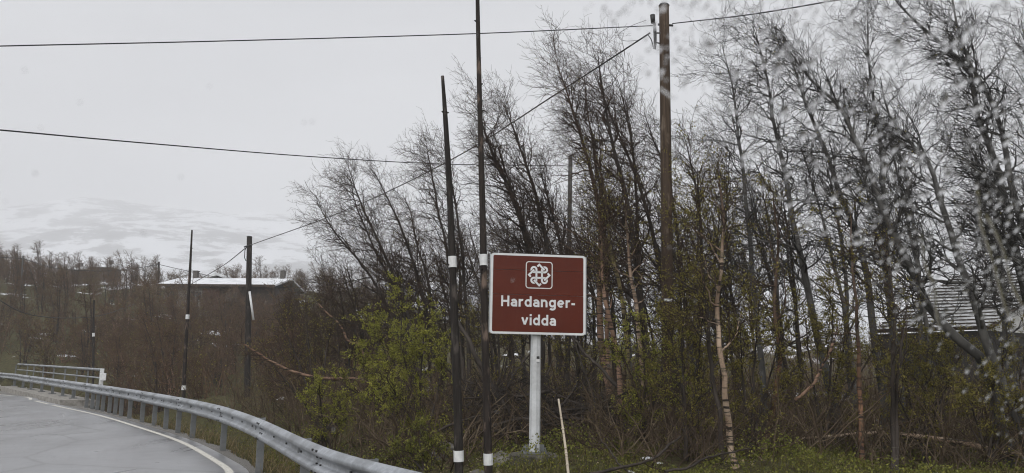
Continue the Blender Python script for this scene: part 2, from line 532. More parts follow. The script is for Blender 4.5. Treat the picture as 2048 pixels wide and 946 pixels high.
def mountain_material():
    m = Mat('snowy_mountain')
    v = m.coord((1, 1, 2.2)); v2 = m.coord((1, 0.5, 3.5))
    n1 = m.noise(v, 0.0058, 12, 0.66); n2 = m.noise(v2, 0.026, 10, 0.7)
    a = m.n("ShaderNodeMath", operation='MULTIPLY_ADD'); a.inputs[1].default_value = 0.55
    m.l(n2, a.inputs[0]); m.l(n1, a.inputs[2])
    rock = m.ramp(a.outputs[0], [(0.755, 0.0), (0.81, 0.8), (0.92, 1.0)])
    c = m.mix(rock, (0.71, 0.73, 0.76), m.ramp(n2, [(0.3, (0.055, 0.052, 0.05)), (0.7, (0.13, 0.125, 0.115))]))
    m.color(c); m.set(0.9, 0, 0.1)
    return m.m
M['mountain'] = mountain_material()
def build_mountain():
    xs = np.linspace(-2600, 2000, 220); ys = np.linspace(620, 2900, 130)
    X, Y = np.meshgrid(xs, ys)
    Z = np.zeros_like(X)
    for i in range(X.shape[0]):
        for j in range(X.shape[1]):
            p = Vector((X[i, j] / 480.0, Y[i, j] / 480.0, 0.7))
            Z[i, j] = noise.fractal(p, 1.0, 2.1, 6)
    t = (Y - 620) / 2280
    side = 0.45 + 0.55 * (1 - sstep(-500, 1400, X))
    Z = 9 + (360 * sstep(0.03, 0.66, t) * side) + Z * (18 + 75 * t) * sstep(0.0, 0.2, t) - 20 * (1 - sstep(0, 0.05, t))
    n, k = X.shape
    idx = np.arange(n * k).reshape(n, k)
    q = np.stack([idx[:-1, :-1], idx[:-1, 1:], idx[1:, 1:], idx[1:, :-1]], -1).reshape(-1, 4)
    return tag(link('mountain', mesh_np('mountain', np.stack([X, Y, Z], -1).reshape(-1, 3), q, None, M['mountain'])), kind='structure')
mountain = build_mountain()

def build_haze():
    b = MB(); b.box((0, 1000, 245), (6400, 4400, 506))
    m = bpy.data.materials.new('haze_air'); m.use_nodes = True
    t = m.node_tree; t.nodes.clear()
    o_ = t.nodes.new("ShaderNodeOutputMaterial"); pv = t.nodes.new("ShaderNodeVolumePrincipled")
    pv.inputs['Color'].default_value = (0.97, 0.98, 1.0, 1)
    pv.inputs['Density'].default_value = HAZE
    t.links.new(pv.outputs[0], o_.inputs['Volume'])
    return tag(b.build('haze', m), kind='stuff')
HAZE = 0.00108
build_haze()

# ------------------------------------------------------------------ growing birches
def unit(v): return v / (np.linalg.norm(v, axis=-1, keepdims=True) + 1e-9)

def tubes(P, Rd, n):
    """P: N x K x 3 polylines, Rd: N x K radii -> vertices, quads."""
    N, K = P.shape[:2]
    d = unit(np.gradient(P, axis=1))
    ref = np.where(np.abs(d[..., 2:3]) < 0.9, np.array([0., 0., 1.]), np.array([1., 0., 0.]))
    u = unit(np.cross(d, ref)); w = np.cross(d, u)
    a = np.arange(n) * 2 * PI / n
    V = P[:, :, None, :] + (u[:, :, None, :] * np.cos(a)[:, None] + w[:, :, None, :] * np.sin(a)[:, None]) * Rd[:, :, None, None]
    idx = np.arange(N * K * n).reshape(N, K, n)
    nx = np.roll(idx, -1, axis=2)
    q = np.stack([idx[:, :-1], nx[:, :-1], nx[:, 1:], idx[:, 1:]], -1).reshape(-1, 4)
    return V.reshape(-1, 3), q

def join(parts):
    Vs, Qs, b = [], [], 0
    for V, q in parts:
        Vs.append(V); Qs.append(q + b); b += len(V)
    return np.vstack(Vs), np.vstack(Qs)

def grow(P, Rd, per, t0, t1, length, ang, up, wind, S, curl, rr, rmin, taper=0.35, len_t=0.5):
    """Children of the polylines P. per: children each; length: mean; ang: leaving angle; returns polylines and radii."""
    N, K = P.shape[:2]
    idx = np.repeat(np.arange(N), per); Mn = len(idx)
    t = t0 + (t1 - t0) * ((np.tile(np.arange(per), N) + rng.random(Mn)) / per)
    f = t * (K - 1); i0 = np.clip(f.astype(int), 0, K - 2); fr = (f - i0)[:, None]
    a = P[idx, i0]; b = P[idx, i0 + 1]
    pos = a + (b - a) * fr
    tan = unit(b - a)
    rad0 = (Rd[idx, i0] * (1 - fr[:, 0]) + Rd[idx, i0 + 1] * fr[:, 0])
    rnd = rng.normal(size=(Mn, 3)); perp = unit(rnd - tan * (rnd * tan).sum(1, keepdims=True))
    an = ang * (0.7 + 0.6 * rng.random(Mn))[:, None]
    d = tan * np.cos(an) + perp * np.sin(an)
    ln = length * (0.55 + 0.9 * rng.random(Mn)) * (1 - len_t * t)
    out = np.zeros((Mn, S + 1, 3)); out[:, 0] = pos
    w = np.array(wind)
    for k in range(S):
        d = unit(d + np.array([0, 0, up]) + w + rng.normal(size=(Mn, 3)) * curl)
        out[:, k + 1] = out[:, k] + d * (ln / S)[:, None]
    r_base = np.clip(rad0 * rr, rmin, None)
    prof = np.linspace(1, taper, S + 1)
    return out, np.maximum(r_base[:, None] * prof, rmin * 0.6)

def leaf_mesh(P, count, size, spread, mat, name):
    """Small folded leaves set along the twigs P."""
    N, K = P.shape[:2]
    pick = rng.permutation(N)[:max(1, int(N * 0.7))]                   # shoots that have broken bud
    i = pick[rng.integers(0, len(pick), count)]; t = rng.random(count) ** 0.7 * (K - 1)
    i0 = np.clip(t.astype(int), 0, K - 2); fr = (t - i0)[:, None]
    c = P[i, i0] * (1 - fr) + P[i, i0 + 1] * fr + rng.normal(size=(count, 3)) * spread
    ax = unit(rng.normal(size=(count, 3)) + np.array([0, 0, 0.3]))
    rd = rng.normal(size=(count, 3)); sd = unit(np.cross(ax, rd)); nm = np.cross(ax, sd)
    s = (size * (0.6 + 0.8 * rng.random(count)))[:, None]
    V = np.stack([c, c + ax * s * 0.5 + sd * s * 0.34 + nm * s * 0.12, c + ax * s, c + ax * s * 0.5 - sd * s * 0.34 + nm * s * 0.12], 1).reshape(-1, 3)
    b = np.arange(count)[:, None] * 4
    tr = np.concatenate([b + np.array([[0, 1, 2]]), b + np.array([[0, 2, 3]])], 1).reshape(-1, 3)
    return mesh_np(name, V, None, tr, mat, smooth=False)

def birch(stems, origin, limb=1.25, dens=1.0, up=0.07, wind=(-0.05, 0, 0), fork=0.35, twig_r=0.0032, leaves=0, leaf_size=0.028, leaf_mat_='leaf_olive',
          bark_mat='bark_dark', twig_mat='twig', sides=7, crown_from=0.34, fine=1.5, limbs_per_m=3.0):
    """stems: list of (points in the world, base radius). Returns trunk, crown and leaf meshes about origin."""
    O = np.array(origin)
    tr_parts, cr_parts, tw = [], [], []
    for pts, r0 in stems:
        K = 22
        P = smooth_path(pts, K)
        seg = np.linalg.norm(P[-1] - P[0])
        jit = rng.normal(size=P.shape) * 0.022 * min(1.0, seg / 4); jit[0] = 0
        P = P + np.cumsum(jit, 0) * 0.55
        t = np.linspace(0, 1, K)
        R_ = r0 * (1 - t) ** 0.75 * 0.92 + 0.006
        R_[0] *= 1.35; R_[1] *= 1.12
        P1, R1 = P[None], R_[None]
        tr_parts.append(tubes(P1 - O, R1, sides))
        nl = max(5, int(seg * limbs_per_m * dens))
        L1, LR1 = grow(P1, R1, nl, crown_from, 0.99, limb * 1.12, 0.98, up * 1.15, wind, 9, 0.20, 0.5, 0.007, 0.25, 0.58)
        tr_parts.append(tubes(L1 - O, LR1, 5))
        L2, LR2 = grow(L1, LR1, max(3, int(6.5 * dens)), 0.12, 1.0, limb * 0.55, 0.82, up * 1.3, wind, 5, 0.24, 0.62, twig_r * 1.35, 0.45, 0.45)
        cr_parts.append(tubes(L2 - O, LR2, 4))
        top, topr = grow(P1, R1, int(10 * dens), 0.72, 1.0, limb * 0.6, 0.5, up * 1.5, wind, 5, 0.2, 0.6, twig_r * 1.4, 0.45, 0.4)
        L2 = np.concatenate([L2, top]); LR2 = np.concatenate([LR2, topr])
        cr_parts.append(tubes(top - O, topr, 4))
        L3, LR3 = grow(L2, LR2, max(3, int(4.6 * dens)), 0.12, 1.0, limb * 0.31, 0.78, up * 1.0, wind, 3, 0.26, 0.75, twig_r, 0.6, 0.3)
        cr_parts.append(tubes(L3 - O, LR3, 3))
        tw.append(L3)
        if fine > 0:
            n4 = max(1, int(round(fine)))
            L4, LR4 = grow(L3, LR3, n4, 0.2, 1.0, limb * 0.14, 0.7, up * 1.0, wind, 2, 0.25, 0.8, twig_r * 0.85, 0.7, 0.2)
            cr_parts.append(tubes(L4 - O, LR4, 3))
    V, q = join(tr_parts); trunk = mesh_np('trunk', V, q, None, M[bark_mat])
    V, q = join(cr_parts); crown = mesh_np('crown', V, q, None, M[twig_mat])
    lm = None
    if leaves:
        lm = leaf_mesh(np.concatenate(tw) - O, leaves, leaf_size, 0.02, M[leaf_mat_], 'leaves')
    return trunk, crown, lm

def plant(name, meshes, loc, label, cat, group=None, rz=0.0, sc=1.0):
    root = empty(name, loc, rz)
    root.scale = (sc, sc, sc)
    tag(root, label, cat, group)
    link('trunk', meshes[0], root)
    link('crown', meshes[1], root)
    if meshes[2]: link('leaves', meshes[2], root)
    return root

def traced(label, d, stems, base_d=None, group=None, name='birch_tree', **kw):
    """A birch whose stems follow the photograph: pixel paths from foot to tip, at distance d."""
    st = []
    for px, rpx in stems:
        n = len(px)
        lean = rng.normal() * 0.35
        pts = [at(x, y, d + lean * (i / (n - 1)) ** 1.5 + 0.12 * math.sin(1.7 * i)) for i, (x, y) in enumerate(px)]
        p0 = pts[0]
        g = gz(p0.x, p0.y)
        if p0.z > g + 0.1:
            dv = (pts[0] - pts[1]).normalized(); k = min((p0.z - g) / max(0.3, -dv.z), 2.5)
            f = p0 + Vector((dv.x * k * 0.5, 0, 0)); f.z = gz(f.x, f.y) - 0.08
            pts = [f] + pts
        st.append(([tuple(p) for p in pts], rpx * d / FPX))
    o = st[0][0][0]
    ms = birch(st, o, **kw)
    return plant(name, ms, o, label, 'tree', group)

# ------------------------------------------------------------------ guardrail, bridge
def metal(name, lo, hi, rough=0.45, metalness=0.6):
    m = Mat(name)
    v = m.coord()
    f = m.noise(v, 14, 6, 0.65); g = m.noise(v, 1.8, 5, 0.6)
    c = m.ramp(f, [(0.3, lo), (0.7, hi)])
    c = m.mix(m.ramp(g, [(0.42, 0.0), (0.68, 0.75)]), c, (lo[0] * 0.6, lo[1] * 0.58, lo[2] * 0.55))
    m.color(c); m.set(m.ramp(f, [(0.3, rough - 0.08), (0.7, rough + 0.12)]), metalness, 0.5)
    m.bump(f, 0.12, 0.003)
    return m.m
M['zinc'] = metal('galvanised_steel', (0.30, 0.32, 0.345), (0.56, 0.585, 0.62), 0.42)
M['zinc_old'] = metal('dull_galvanised_steel', (0.16, 0.17, 0.175), (0.29, 0.30, 0.31), 0.6, 0.45)
M['bolt'] = m_noise('dark_bolt', [(0.3, (0.03, 0.03, 0.03)), (0.7, (0.08, 0.08, 0.08))], 20, 0.6, metal=0.5)
M['reflective'] = m_noise('white_reflective_sheet', [(0.3, (0.62, 0.63, 0.64)), (0.7, (0.80, 0.81, 0.81))], 16, 0.45)

rail_len = np.concatenate([[0], np.cumsum(np.linalg.norm(np.diff(RAIL, axis=0), axis=1))])
def rail_at(s):
    P = np.array([np.interp(s, rail_len, RAIL[:, k]) for k in range(3)])
    N_ = np.array([np.interp(s, rail_len, RN_RAIL[:, k]) for k in range(3)])
    N_ /= np.linalg.norm(N_)
    return P, N_
def rail_s(xpx):
    """Where along the rail the photograph's column xpx meets it."""
    v0 = ray(xpx, 700); a = v0.x / v0.y
    k = np.where((RAIL[:-1, 0] - a * RAIL[:-1, 1]) * (RAIL[1:, 0] - a * RAIL[1:, 1]) <= 0)[0]
    return float(rail_len[k[0]]) if len(k) else None

W = [(0.800, 0.000), (0.797, 0.022), (0.785, 0.038), (0.757, 0.073), (0.742, 0.081), (0.722, 0.081), (0.707, 0.073), (0.683, 0.022), (0.668, 0.008),
     (0.645, 0.004), (0.622, 0.008), (0.607, 0.022), (0.583, 0.073), (0.568, 0.081), (0.548, 0.081), (0.533, 0.073), (0.505, 0.038), (0.493, 0.022), (0.490, 0.000)]
guard = empty('guardrail', (0, 0, 0))
tag(guard, 'long galvanised steel guardrail curving along the outside of the road bend', 'guardrail')
def beam(a, b, proud):
    n = max(6, int((b - a) / 0.18))
    v = []
    m_ = len(W)
    for s in np.linspace(a, b, n):
        P, N_ = rail_at(s)
        for z, o_ in W:
            q = P - N_ * (o_ + proud); v.append((q[0], q[1], z))
        for z, o_ in reversed(W):
            q = P - N_ * (o_ + proud - 0.005); v.append((q[0], q[1], z))
    k = 2 * m_
    f = []
    for i in range(n - 1):
        for j in range(k):
            f.append((i * k + j, i * k + (j + 1) % k, (i + 1) * k + (j + 1) % k, (i + 1) * k + j))
    mb = MB(); mb.add(v, f)
    f0 = [(j, j + 1, k - 2 - j, k - 1 - j) for j in range(m_ - 1)]
    mb.f += [tuple((n - 1) * k + i for i in t) for t in f0] + [tuple(reversed(t)) for t in f0]
    ob = mb.build('beam', M['zinc'], guard, smooth=True)
    # bolts at the lap and slots along the valley
    bb = MB()
    for s, zz, oo in [(b - 0.10, 0.757, 0.078), (b - 0.10, 0.683, 0.026), (b - 0.10, 0.607, 0.026), (b - 0.10, 0.533, 0.078), (b - 0.26, 0.757, 0.078), (b - 0.26, 0.683, 0.026),
                      (b - 0.26, 0.607, 0.026), (b - 0.26, 0.533, 0.078), ((a + b) / 2, 0.645, 0.006), ((a + b) / 2 - 1, 0.645, 0.006), ((a + b) / 2 + 1, 0.645, 0.006)]:
        if s <= a: continue
        P, N_ = rail_at(s); c = P - N_ * (oo + proud + 0.006)
        Mx = Matrix.Rotation(math.atan2(N_[1], N_[0]), 3, 'Z')
        bb.box((c[0], c[1], zz), (0.016, 0.036, 0.022), M=Mx)
    t_ = bb.build('bolts', M['bolt'], ob); t_['kind'] = 'stuff'
    return ob
s0, s1 = 0.5, rail_len[-1] - 0.2
cuts = []
sref = rail_s(666)
s = sref
while s > s0 + 1: s -= 4.0
while s < s1: cuts.append(s); s += 4.0
for i, a in enumerate(cuts):
    b = min(a + 4.0, s1)
    beam(max(a - 0.33, s0), b, 0.006 * (i % 2))

def post_mesh(depth_below):
    """Sigma shaped steel post, 0.1 x 0.055, with its open side along the road."""
    prof = [(-0.055, 0.0), (0.055, 0.0), (0.055, 0.05), (0.040, 0.05), (0.040, 0.008), (-0.040, 0.008), (-0.040, 0.05), (-0.055, 0.05)]
    v = [(x, y, z) for z in (-depth_below, 0.79) for x, y in prof]
    k = len(prof)
    f = [(j, (j + 1) % k, k + (j + 1) % k, k + j) for j in range(k)]
    f += [(0, 7, 6, 5), (0, 5, 4, 1), (1, 4, 3, 2)]
    f += [tuple(reversed([q + k for q in t])) for t in [(0, 7, 6, 5), (0, 5, 4, 1), (1, 4, 3, 2)]]
    me = bpy.data.meshes.new('post'); me.from_pydata(v, [], f); me.update(); me.materials.append(M['zinc_old']); return me
pm = post_mesh(0.55)
post_px = [180.5, 191, 202.5, 214, 225.5, 237, 249, 267, 292.5, 316, 341, 366, 394, 455, 526, 614, 752, 905]
for x in post_px:
    sv = rail_s(x)
    if sv is None: continue
    P, N_ = rail_at(sv)
    o = link('post', pm, guard)
    c = P + N_ * 0.075
    o.location = (c[0], c[1], rng.normal() * 0.008)
    o.rotation_euler = (0.012 * rng.normal(), 0.012 * rng.normal(), math.atan2(N_[1], N_[0]))
    sb = MB(); sb.box((-0.075 + 0.0, 0.025, 0.645), (0.036, 0.07, 0.16))
    sb.build('spacer', M['zinc_old'], o)

# bridge: edge beam, deck side, wing wall, and the tubular parapet standing on it
sA = rail_s(165); sB = 0.8
bridge = empty('bridge', (0, 0, 0))
tag(bridge, 'small concrete road bridge with a pale raised edge beam under the guardrail', 'bridge')
def slab(a, b, o0, o1, z0, z1, name, mat, n=40):
    v = []
    for s in np.linspace(a, b, n):
        P, N_ = rail_at(s)
        w = 0.02 * noise.noise(Vector((s * 1.3, 0.3, 0)))
        for o_, z in ((o0 + w, z0), (o1, z0), (o1, z1), (o0 + w, z1 + 0.6 * w)):
            q = P + N_ * o_; v.append((q[0], q[1], z))
    f = []
    for i in range(n - 1):
        for j in range(4):
            f.append((i * 4 + j, (i + 1) * 4 + j, (i + 1) * 4 + (j + 1) % 4, i * 4 + (j + 1) % 4))
    f += [(0, 1, 2, 3), tuple(reversed([(n - 1) * 4 + j for j in range(4)]))]
    mb = MB(); mb.add(v, f)
    return mb.build(name, mat, bridge)
slab(sB, sA, -0.55, 0.62, -0.45, 0.15, 'edge_beam', M['concrete'])
slab(sB, sA - 0.1, 0.1, 0.60, -0.85, -0.46, 'deck_side', M['concrete'])
M['dark_concrete'] = m_noise('damp_concrete', [(0.3, (0.035, 0.035, 0.03)), (0.7, (0.10, 0.10, 0.085))], 5, 0.8, bump=0.4)
slab(sA + 0.02, sA + 1.3, 0.26, 0.52, -1.6, -0.06, 'wing_wall', M['dark_concrete'], 8)
# base shoes under the posts on the bridge
mb = MB()
for x in [15, 33, 50, 67, 88, 110, 131, 152]:
    sv = rail_s(x)
    P, N_ = rail_at(sv); c = P + N_ * 0.09
    o = link('post', pm, guard); o.location = (c[0], c[1], 0.0); o.rotation_euler = (0, 0, math.atan2(N_[1], N_[0]))
    Mx = Matrix.Rotation(math.atan2(N_[1], N_[0]), 3, 'Z')
    mb.box((c[0], c[1], 0.165), (0.26, 0.20, 0.03), M=Mx)
t_ = mb.build('base_plates', M['zinc_old'], guard); t_['kind'] = 'stuff'

par = empty('bridge_railing', (0, 0, 0))
tag(par, 'grey tubular steel bridge parapet standing behind the guardrail on the bridge edge', 'railing')
OFF = 0.52
def par_pt(s, z):
    P, N_ = rail_at(s); q = P + N_ * OFF; return (q[0], q[1], z)
sP1 = rail_s(180) - 0.3; sP0 = rail_s(18)
for nm, z, r in (('top_rail', 1.27, 0.045), ('middle_rail', 0.97, 0.03)):
    mb = MB(); mb.tube([par_pt(s, z) for s in np.linspace(sP0, sP1, 30)], r, 8)
    mb.build(nm, M['zinc'], par, smooth=True)
pp = MB(); pp.box((0, 0, 0.60), (0.05, 0.06, 1.30)); 
pmesh = None
for x in [18, 39, 50, 69, 90, 111, 133, 155, 179]:
    sv = min(rail_s(x) - 0.3, sP1)
    P, N_ = rail_at(sv); q = P + N_ * OFF
    if pmesh is None:
        o = pp.build('railing_post', M['zinc_old'], par); pmesh = o.data
    else:
        o = link('railing_post', pmesh, par)
    o.location = (q[0], q[1], 0.0); o.rotation_euler = (0, 0, math.atan2(N_[1], N_[0]))
mb = MB(); q = par_pt(sP1 + 0.12, 0.60); mb.box((q[0], q[1], 0.95), (0.13, 0.15, 0.72), rz=0.4); mb.build('end_post', M['reflective'], par, bevel=0.01)
mb = MB(); q = par_pt(sP1 + 0.36, 1.0); mb.box((q[0], q[1], 1.02), (0.20, 0.05, 0.26), rz=0.15); mb.build('reflector', M['reflective'], par, bevel=0.01)

# ------------------------------------------------------------------ road sign
M['sign_brown'] = m_noise('brown_sign_sheet', [(0.3, (0.088, 0.0150, 0.0065)), (0.7, (0.112, 0.022, 0.010))], 3.0, 0.38, detail=8, spec=0.4)
def sign_material():
    m = Mat('brown_sign_sheet')
    f = m.noise(m.coord(), 2.5, 8, 0.65); st_ = m.noise(m.coord((9, 9, 0.7)), 1.6, 6, 0.7)
    c = m.ramp(f, [(0.3, (0.084, 0.0105, 0.0022)), (0.7, (0.110, 0.0160, 0.0045))])
    c = m.mix(m.ramp(st_, [(0.55, 0.0), (0.78, 0.45)]), c, (0.11, 0.030, 0.017))
    sp = m.noise(m.coord(), 26, 3, 0.5)
    c = m.mix(m.ramp(sp, [(0.70, 0.0), (0.76, 0.5)]), c, (0.17, 0.09, 0.07))
    m.color(c); m.set(m.ramp(st_, [(0.3, 0.28), (0.7, 0.45)]), 0, 0.28)
    return m.m
M['sign_brown'] = sign_material()
M['sign_white'] = m_noise('white_sign_sheet', [(0.3, (0.66, 0.67, 0.68)), (0.7, (0.78, 0.79, 0.80))], 6.0, 0.4)
M['sign_metal'] = metal('aluminium', (0.42, 0.44, 0.46), (0.58, 0.60, 0.62), 0.5, 0.3)
M['mast'] = metal('painted_mast', (0.56, 0.58, 0.60), (0.70, 0.72, 0.74), 0.5, 0.0)
SIGN_Y = 11.5
_b = at(1069, 903, SIGN_Y)
_p = [at(982, 506, SIGN_Y - 0.12), at(1168, 515, SIGN_Y + 0.1), at(1165, 672, SIGN_Y + 0.1), at(977, 667, SIGN_Y - 0.12)]
sign_w = (_p[1] - _p[0]).length * 1.0
sign_h = 0.5 * ((_p[0] - _p[3]).length + (_p[1] - _p[2]).length)
sign_c = (_p[0] + _p[1] + _p[2] + _p[3]) / 4
sign_loc = Vector((_b.x, _b.y, _b.z - 0.10))
sign = empty('road_sign', sign_loc, math.radians(8))
tag(sign, 'brown road sign reading Hardanger-vidda on a pale grey mast', 'road sign')
SZ0 = sign_c.z - sign_h / 2 - sign_loc.z
SX = (sign_c.x - sign_loc.x)
FRONT = -0.115
def sx(u): return SX + (u - 0.5) * sign_w
def sz(v): return SZ0 + (1 - v) * sign_h
def rrect(x0, x1, z0, z1, r, n=6):
    pts = []
    for cx, cz, a in ((x1 - r, z1 - r, 0), (x0 + r, z1 - r, 90), (x0 + r, z0 + r, 180), (x1 - r, z0 + r, 270)):
        for k in range(n + 1):
            t = math.radians(a + 90 * k / n); pts.append((cx + r * math.cos(t), cz + r * math.sin(t)))
    return pts
def plate(outline, y0, y1, name, mat, parent):
    n = len(outline)
    v = [(x, y0, z) for x, z in outline] + [(x, y1, z) for x, z in outline]
    f = [tuple(range(n)), tuple(reversed(range(n, 2 * n)))] + [(i, n + i, n + (i + 1) % n, (i + 1) % n) for i in range(n)]
    mb = MB(); mb.add(v, f); return mb.build(name, mat, parent)
def ring(o1, o2, y0, y1, name, mat, parent):
    n = len(o1)
    v = [(x, y0, z) for x, z in o1] + [(x, y0, z) for x, z in o2] + [(x, y1, z) for x, z in o1] + [(x, y1, z) for x, z in o2]
    f = []
    for i in range(n):
        j = (i + 1) % n
        f += [(i, n + i, n + j, j), (i, j, 2 * n + j, 2 * n + i), (n + i, 3 * n + i, 3 * n + j, n + j)]
    mb = MB(); mb.add(v, f); return mb.build(name, mat, parent)
x0, x1, z0, z1 = sx(0), sx(1), sz(1), sz(0)
# backing with three horizontal boards
plate(rrect(x0 + 0.004, x1 - 0.004, z0 + 0.004, z1 - 0.004, 0.03), FRONT + 0.012, FRONT + 0.030, 'backing', M['sign_metal'], sign)
bi = 0.026
for va, vb in ((0.0, 0.205), (0.205, 0.512), (0.512, 1.0)):
    mb = MB(); za, zb = sz(vb), sz(va)
    if va == 0: zb -= bi
    if vb == 1: za += bi
    zb -= 0.0022; za += 0.0022
    mb.box(((x0 + x1) / 2, FRONT + 0.005, (za + zb) / 2), (x1 - x0 - 2 * bi, 0.014, zb - za))
    mb.build('board', M['sign_brown'], sign)
ring(rrect(x0, x1, z0, z1, 0.045), rrect(x0 + 0.031, x1 - 0.031, z0 + 0.031, z1 - 0.031, 0.022), FRONT - 0.004, FRONT + 0.010, 'border', M['sign_white'], sign)
mb = MB()
for xx in (x0 - 0.006, x1 + 0.006): mb.box((xx, FRONT + 0.022, (z0 + z1) / 2), (0.014, 0.05, z1 - z0 - 0.03))
mb.build('edge_trim', M['sign_metal'], sign)
mb = MB()
for v in (0.13, 0.36, 0.80): mb.box(((x0 + x1) / 2, FRONT + 0.045, sz(v)), (x1 - x0 - 0.08, 0.028, 0.05))
mb.build('back_rail', M['sign_metal'], sign)

_layer = [0]
def stroke(mb, pts, w, closed=False, y=None):
    """A flat ribbon of width w along pts (x, z), each a hair proud of the one before."""
    _layer[0] += 1
    yy = FRONT - 0.0036 - 0.00012 * _layer[0] if y is None else y
    P = [Vector((a, b)) for a, b in pts]
    n = len(P); Lf, Rt = [], []
    for i in range(n):
        a = P[i - 1] if (i > 0 or closed) else None
        b = P[(i + 1) % n] if (i < n - 1 or closed) else None
        d1 = (P[i] - a).normalized() if a is not None else None
        d2 = (b - P[i]).normalized() if b is not None else None
        if d1 is None: d1 = d2
        if d2 is None: d2 = d1
        t = (d1 + d2); t = t.normalized() if t.length > 1e-6 else d1
        nrm = Vector((-t.y, t.x)); k = 1 / max(0.45, nrm.dot(Vector((-d1.y, d1.x))))
        Lf.append(P[i] + nrm * (w / 2 * k)); Rt.append(P[i] - nrm * (w / 2 * k))
    v = [(p.x, yy, p.y) for p in Lf] + [(p.x, yy, p.y) for p in Rt]
    m_ = n if closed else n - 1
    mb.add(v, [(i, n + i, n + (i + 1) % n, (i + 1) % n) for i in range(m_)])
def arc(cx, cz, rx, rz, a0, a1, n=14):
    return [(cx + rx * math.cos(math.radians(a0 + (a1 - a0) * k / n)), cz + rz * math.sin(math.radians(a0 + (a1 - a0) * k / n))) for k in range(n + 1)]
SW = 0.185; h_ = SW / 2
GL = {
 'H': (0.75, [[(h_, 0), (h_, 1)], [(0.75 - h_, 0), (0.75 - h_, 1)], [(h_, 0.5), (0.75 - h_, 0.5)]]),
 'a': (0.60, [arc(0.29, 0.41, 0.2175, 0.2175, 150, 0) + [(0.5075, 0)], [(0.5075, 0.38), (0.28, 0.38)] + arc(0.265, 0.236, 0.172, 0.144, 90, 270) + [(0.33, 0.092), (0.42, 0.12), (0.5075, 0.2)]]),
 'r': (0.42, [[(h_, 0), (h_, 0.72)], [(h_, 0.42)] + arc(0.34, 0.40, 0.2475, 0.2275, 165, 72)]),
 'd': (0.65, [[(0.5575, 0), (0.5575, 1)], arc(0.325, 0.36, 0.2325, 0.2675, 0, 360, 26)]),
 'n': (0.62, [[(h_, 0), (h_, 0.72)], arc(0.31, 0.40, 0.2175, 0.2275, 180, 0) + [(0.5275, 0)]]),
 'g': (0.65, [arc(0.325, 0.36, 0.2325, 0.2675, 0, 360, 26), [(0.5575, 0.72), (0.5575, 0.0)] + arc(0.325, -0.02, 0.2325, 0.17, 0, -150)]),
 'e': (0.65, [[(h_, 0.36), (0.5575, 0.36)], arc(0.325, 0.36, 0.2325, 0.2675, 0, 312, 24)]),
 'v': (0.65, [[(0.085, 0.72), (0.325, 0.06)], [(0.565, 0.72), (0.325, 0.06)]]),
 'i': (0.19, [[(h_, 0), (h_, 0.72)], [(0.0, 0.93), (0.19, 0.93)]]),
 '-': (0.33, [[(0.0, 0.36), (0.33, 0.36)]]),
}
def write(text, u0, u1, vbase, cap):
    gap = 0.125
    wtot = sum(GL[c][0] for c in text) + gap * (len(text) - 1)
    X0, X1 = sx(u0), sx(u1); k = (X1 - X0) / wtot; zc = cap * sign_h
    x = X0
    for c in text:
        mb = MB()
        for st in GL[c][1]:
            stroke(mb, [(x + a * k, sz(vbase) + b * zc) for a, b in st], SW * (k + zc) / 2)
        mb.build('letter', M['sign_white'], sign)
        x += (GL[c][0] + gap) * k
write('Hardanger-', 0.112, 0.888, 0.662, 0.133)
write('vidda', 0.325, 0.688, 0.888, 0.133)
# the emblem: rounded square frame round a looped, interlaced cross
ex, ez = sx(0.506), sz(0.262); eh = 0.142 * sign_w
_layer[0] += 1; yy = FRONT - 0.005
ring(rrect(ex - eh, ex + eh, ez - eh, ez + eh, 0.045), rrect(ex - eh + 0.013, ex + eh - 0.013, ez - eh + 0.013, ez + eh - 0.013, 0.034), yy, yy + 0.003, 'emblem_frame', M['sign_white'], sign)
E = eh * 0.83
a_ = 0.25
mb = MB()
for k in range(4):
    cs, sn = math.cos(PI / 2 * k), math.sin(PI / 2 * k)
    pts = [(a_, -0.02), (a_, 0.40)] + arc(0.475, 0.475, 0.225, 0.225, 180, -90, 20)[1:] + [(0.40, a_), (-0.02, a_)]
    stroke(mb, [(ex + E * (x * cs - z * sn), ez + E * (x * sn + z * cs)) for x, z in pts], 0.175 * E)
mb.build('emblem_loops', M['sign_white'], sign)
for k in range(4):
    cs, sn = math.cos(PI / 2 * k), math.sin(PI / 2 * k)
    tr = lambda pts: [(ex + E * (x * cs - z * sn), ez + E * (x * sn + z * cs)) for x, z in pts]
    _layer[0] += 6
    mb = MB(); stroke(mb, tr([(0.20, 0.74), (0.50, 0.44)]), 0.225 * E); mb.build('emblem_outline', M['sign_brown'], sign)
    mb = MB(); stroke(mb, tr([(-0.17, 0.75), (0.0, 0.92), (0.47, 0.45)]), 0.17 * E); mb.build('emblem_point', M['sign_white'], sign)
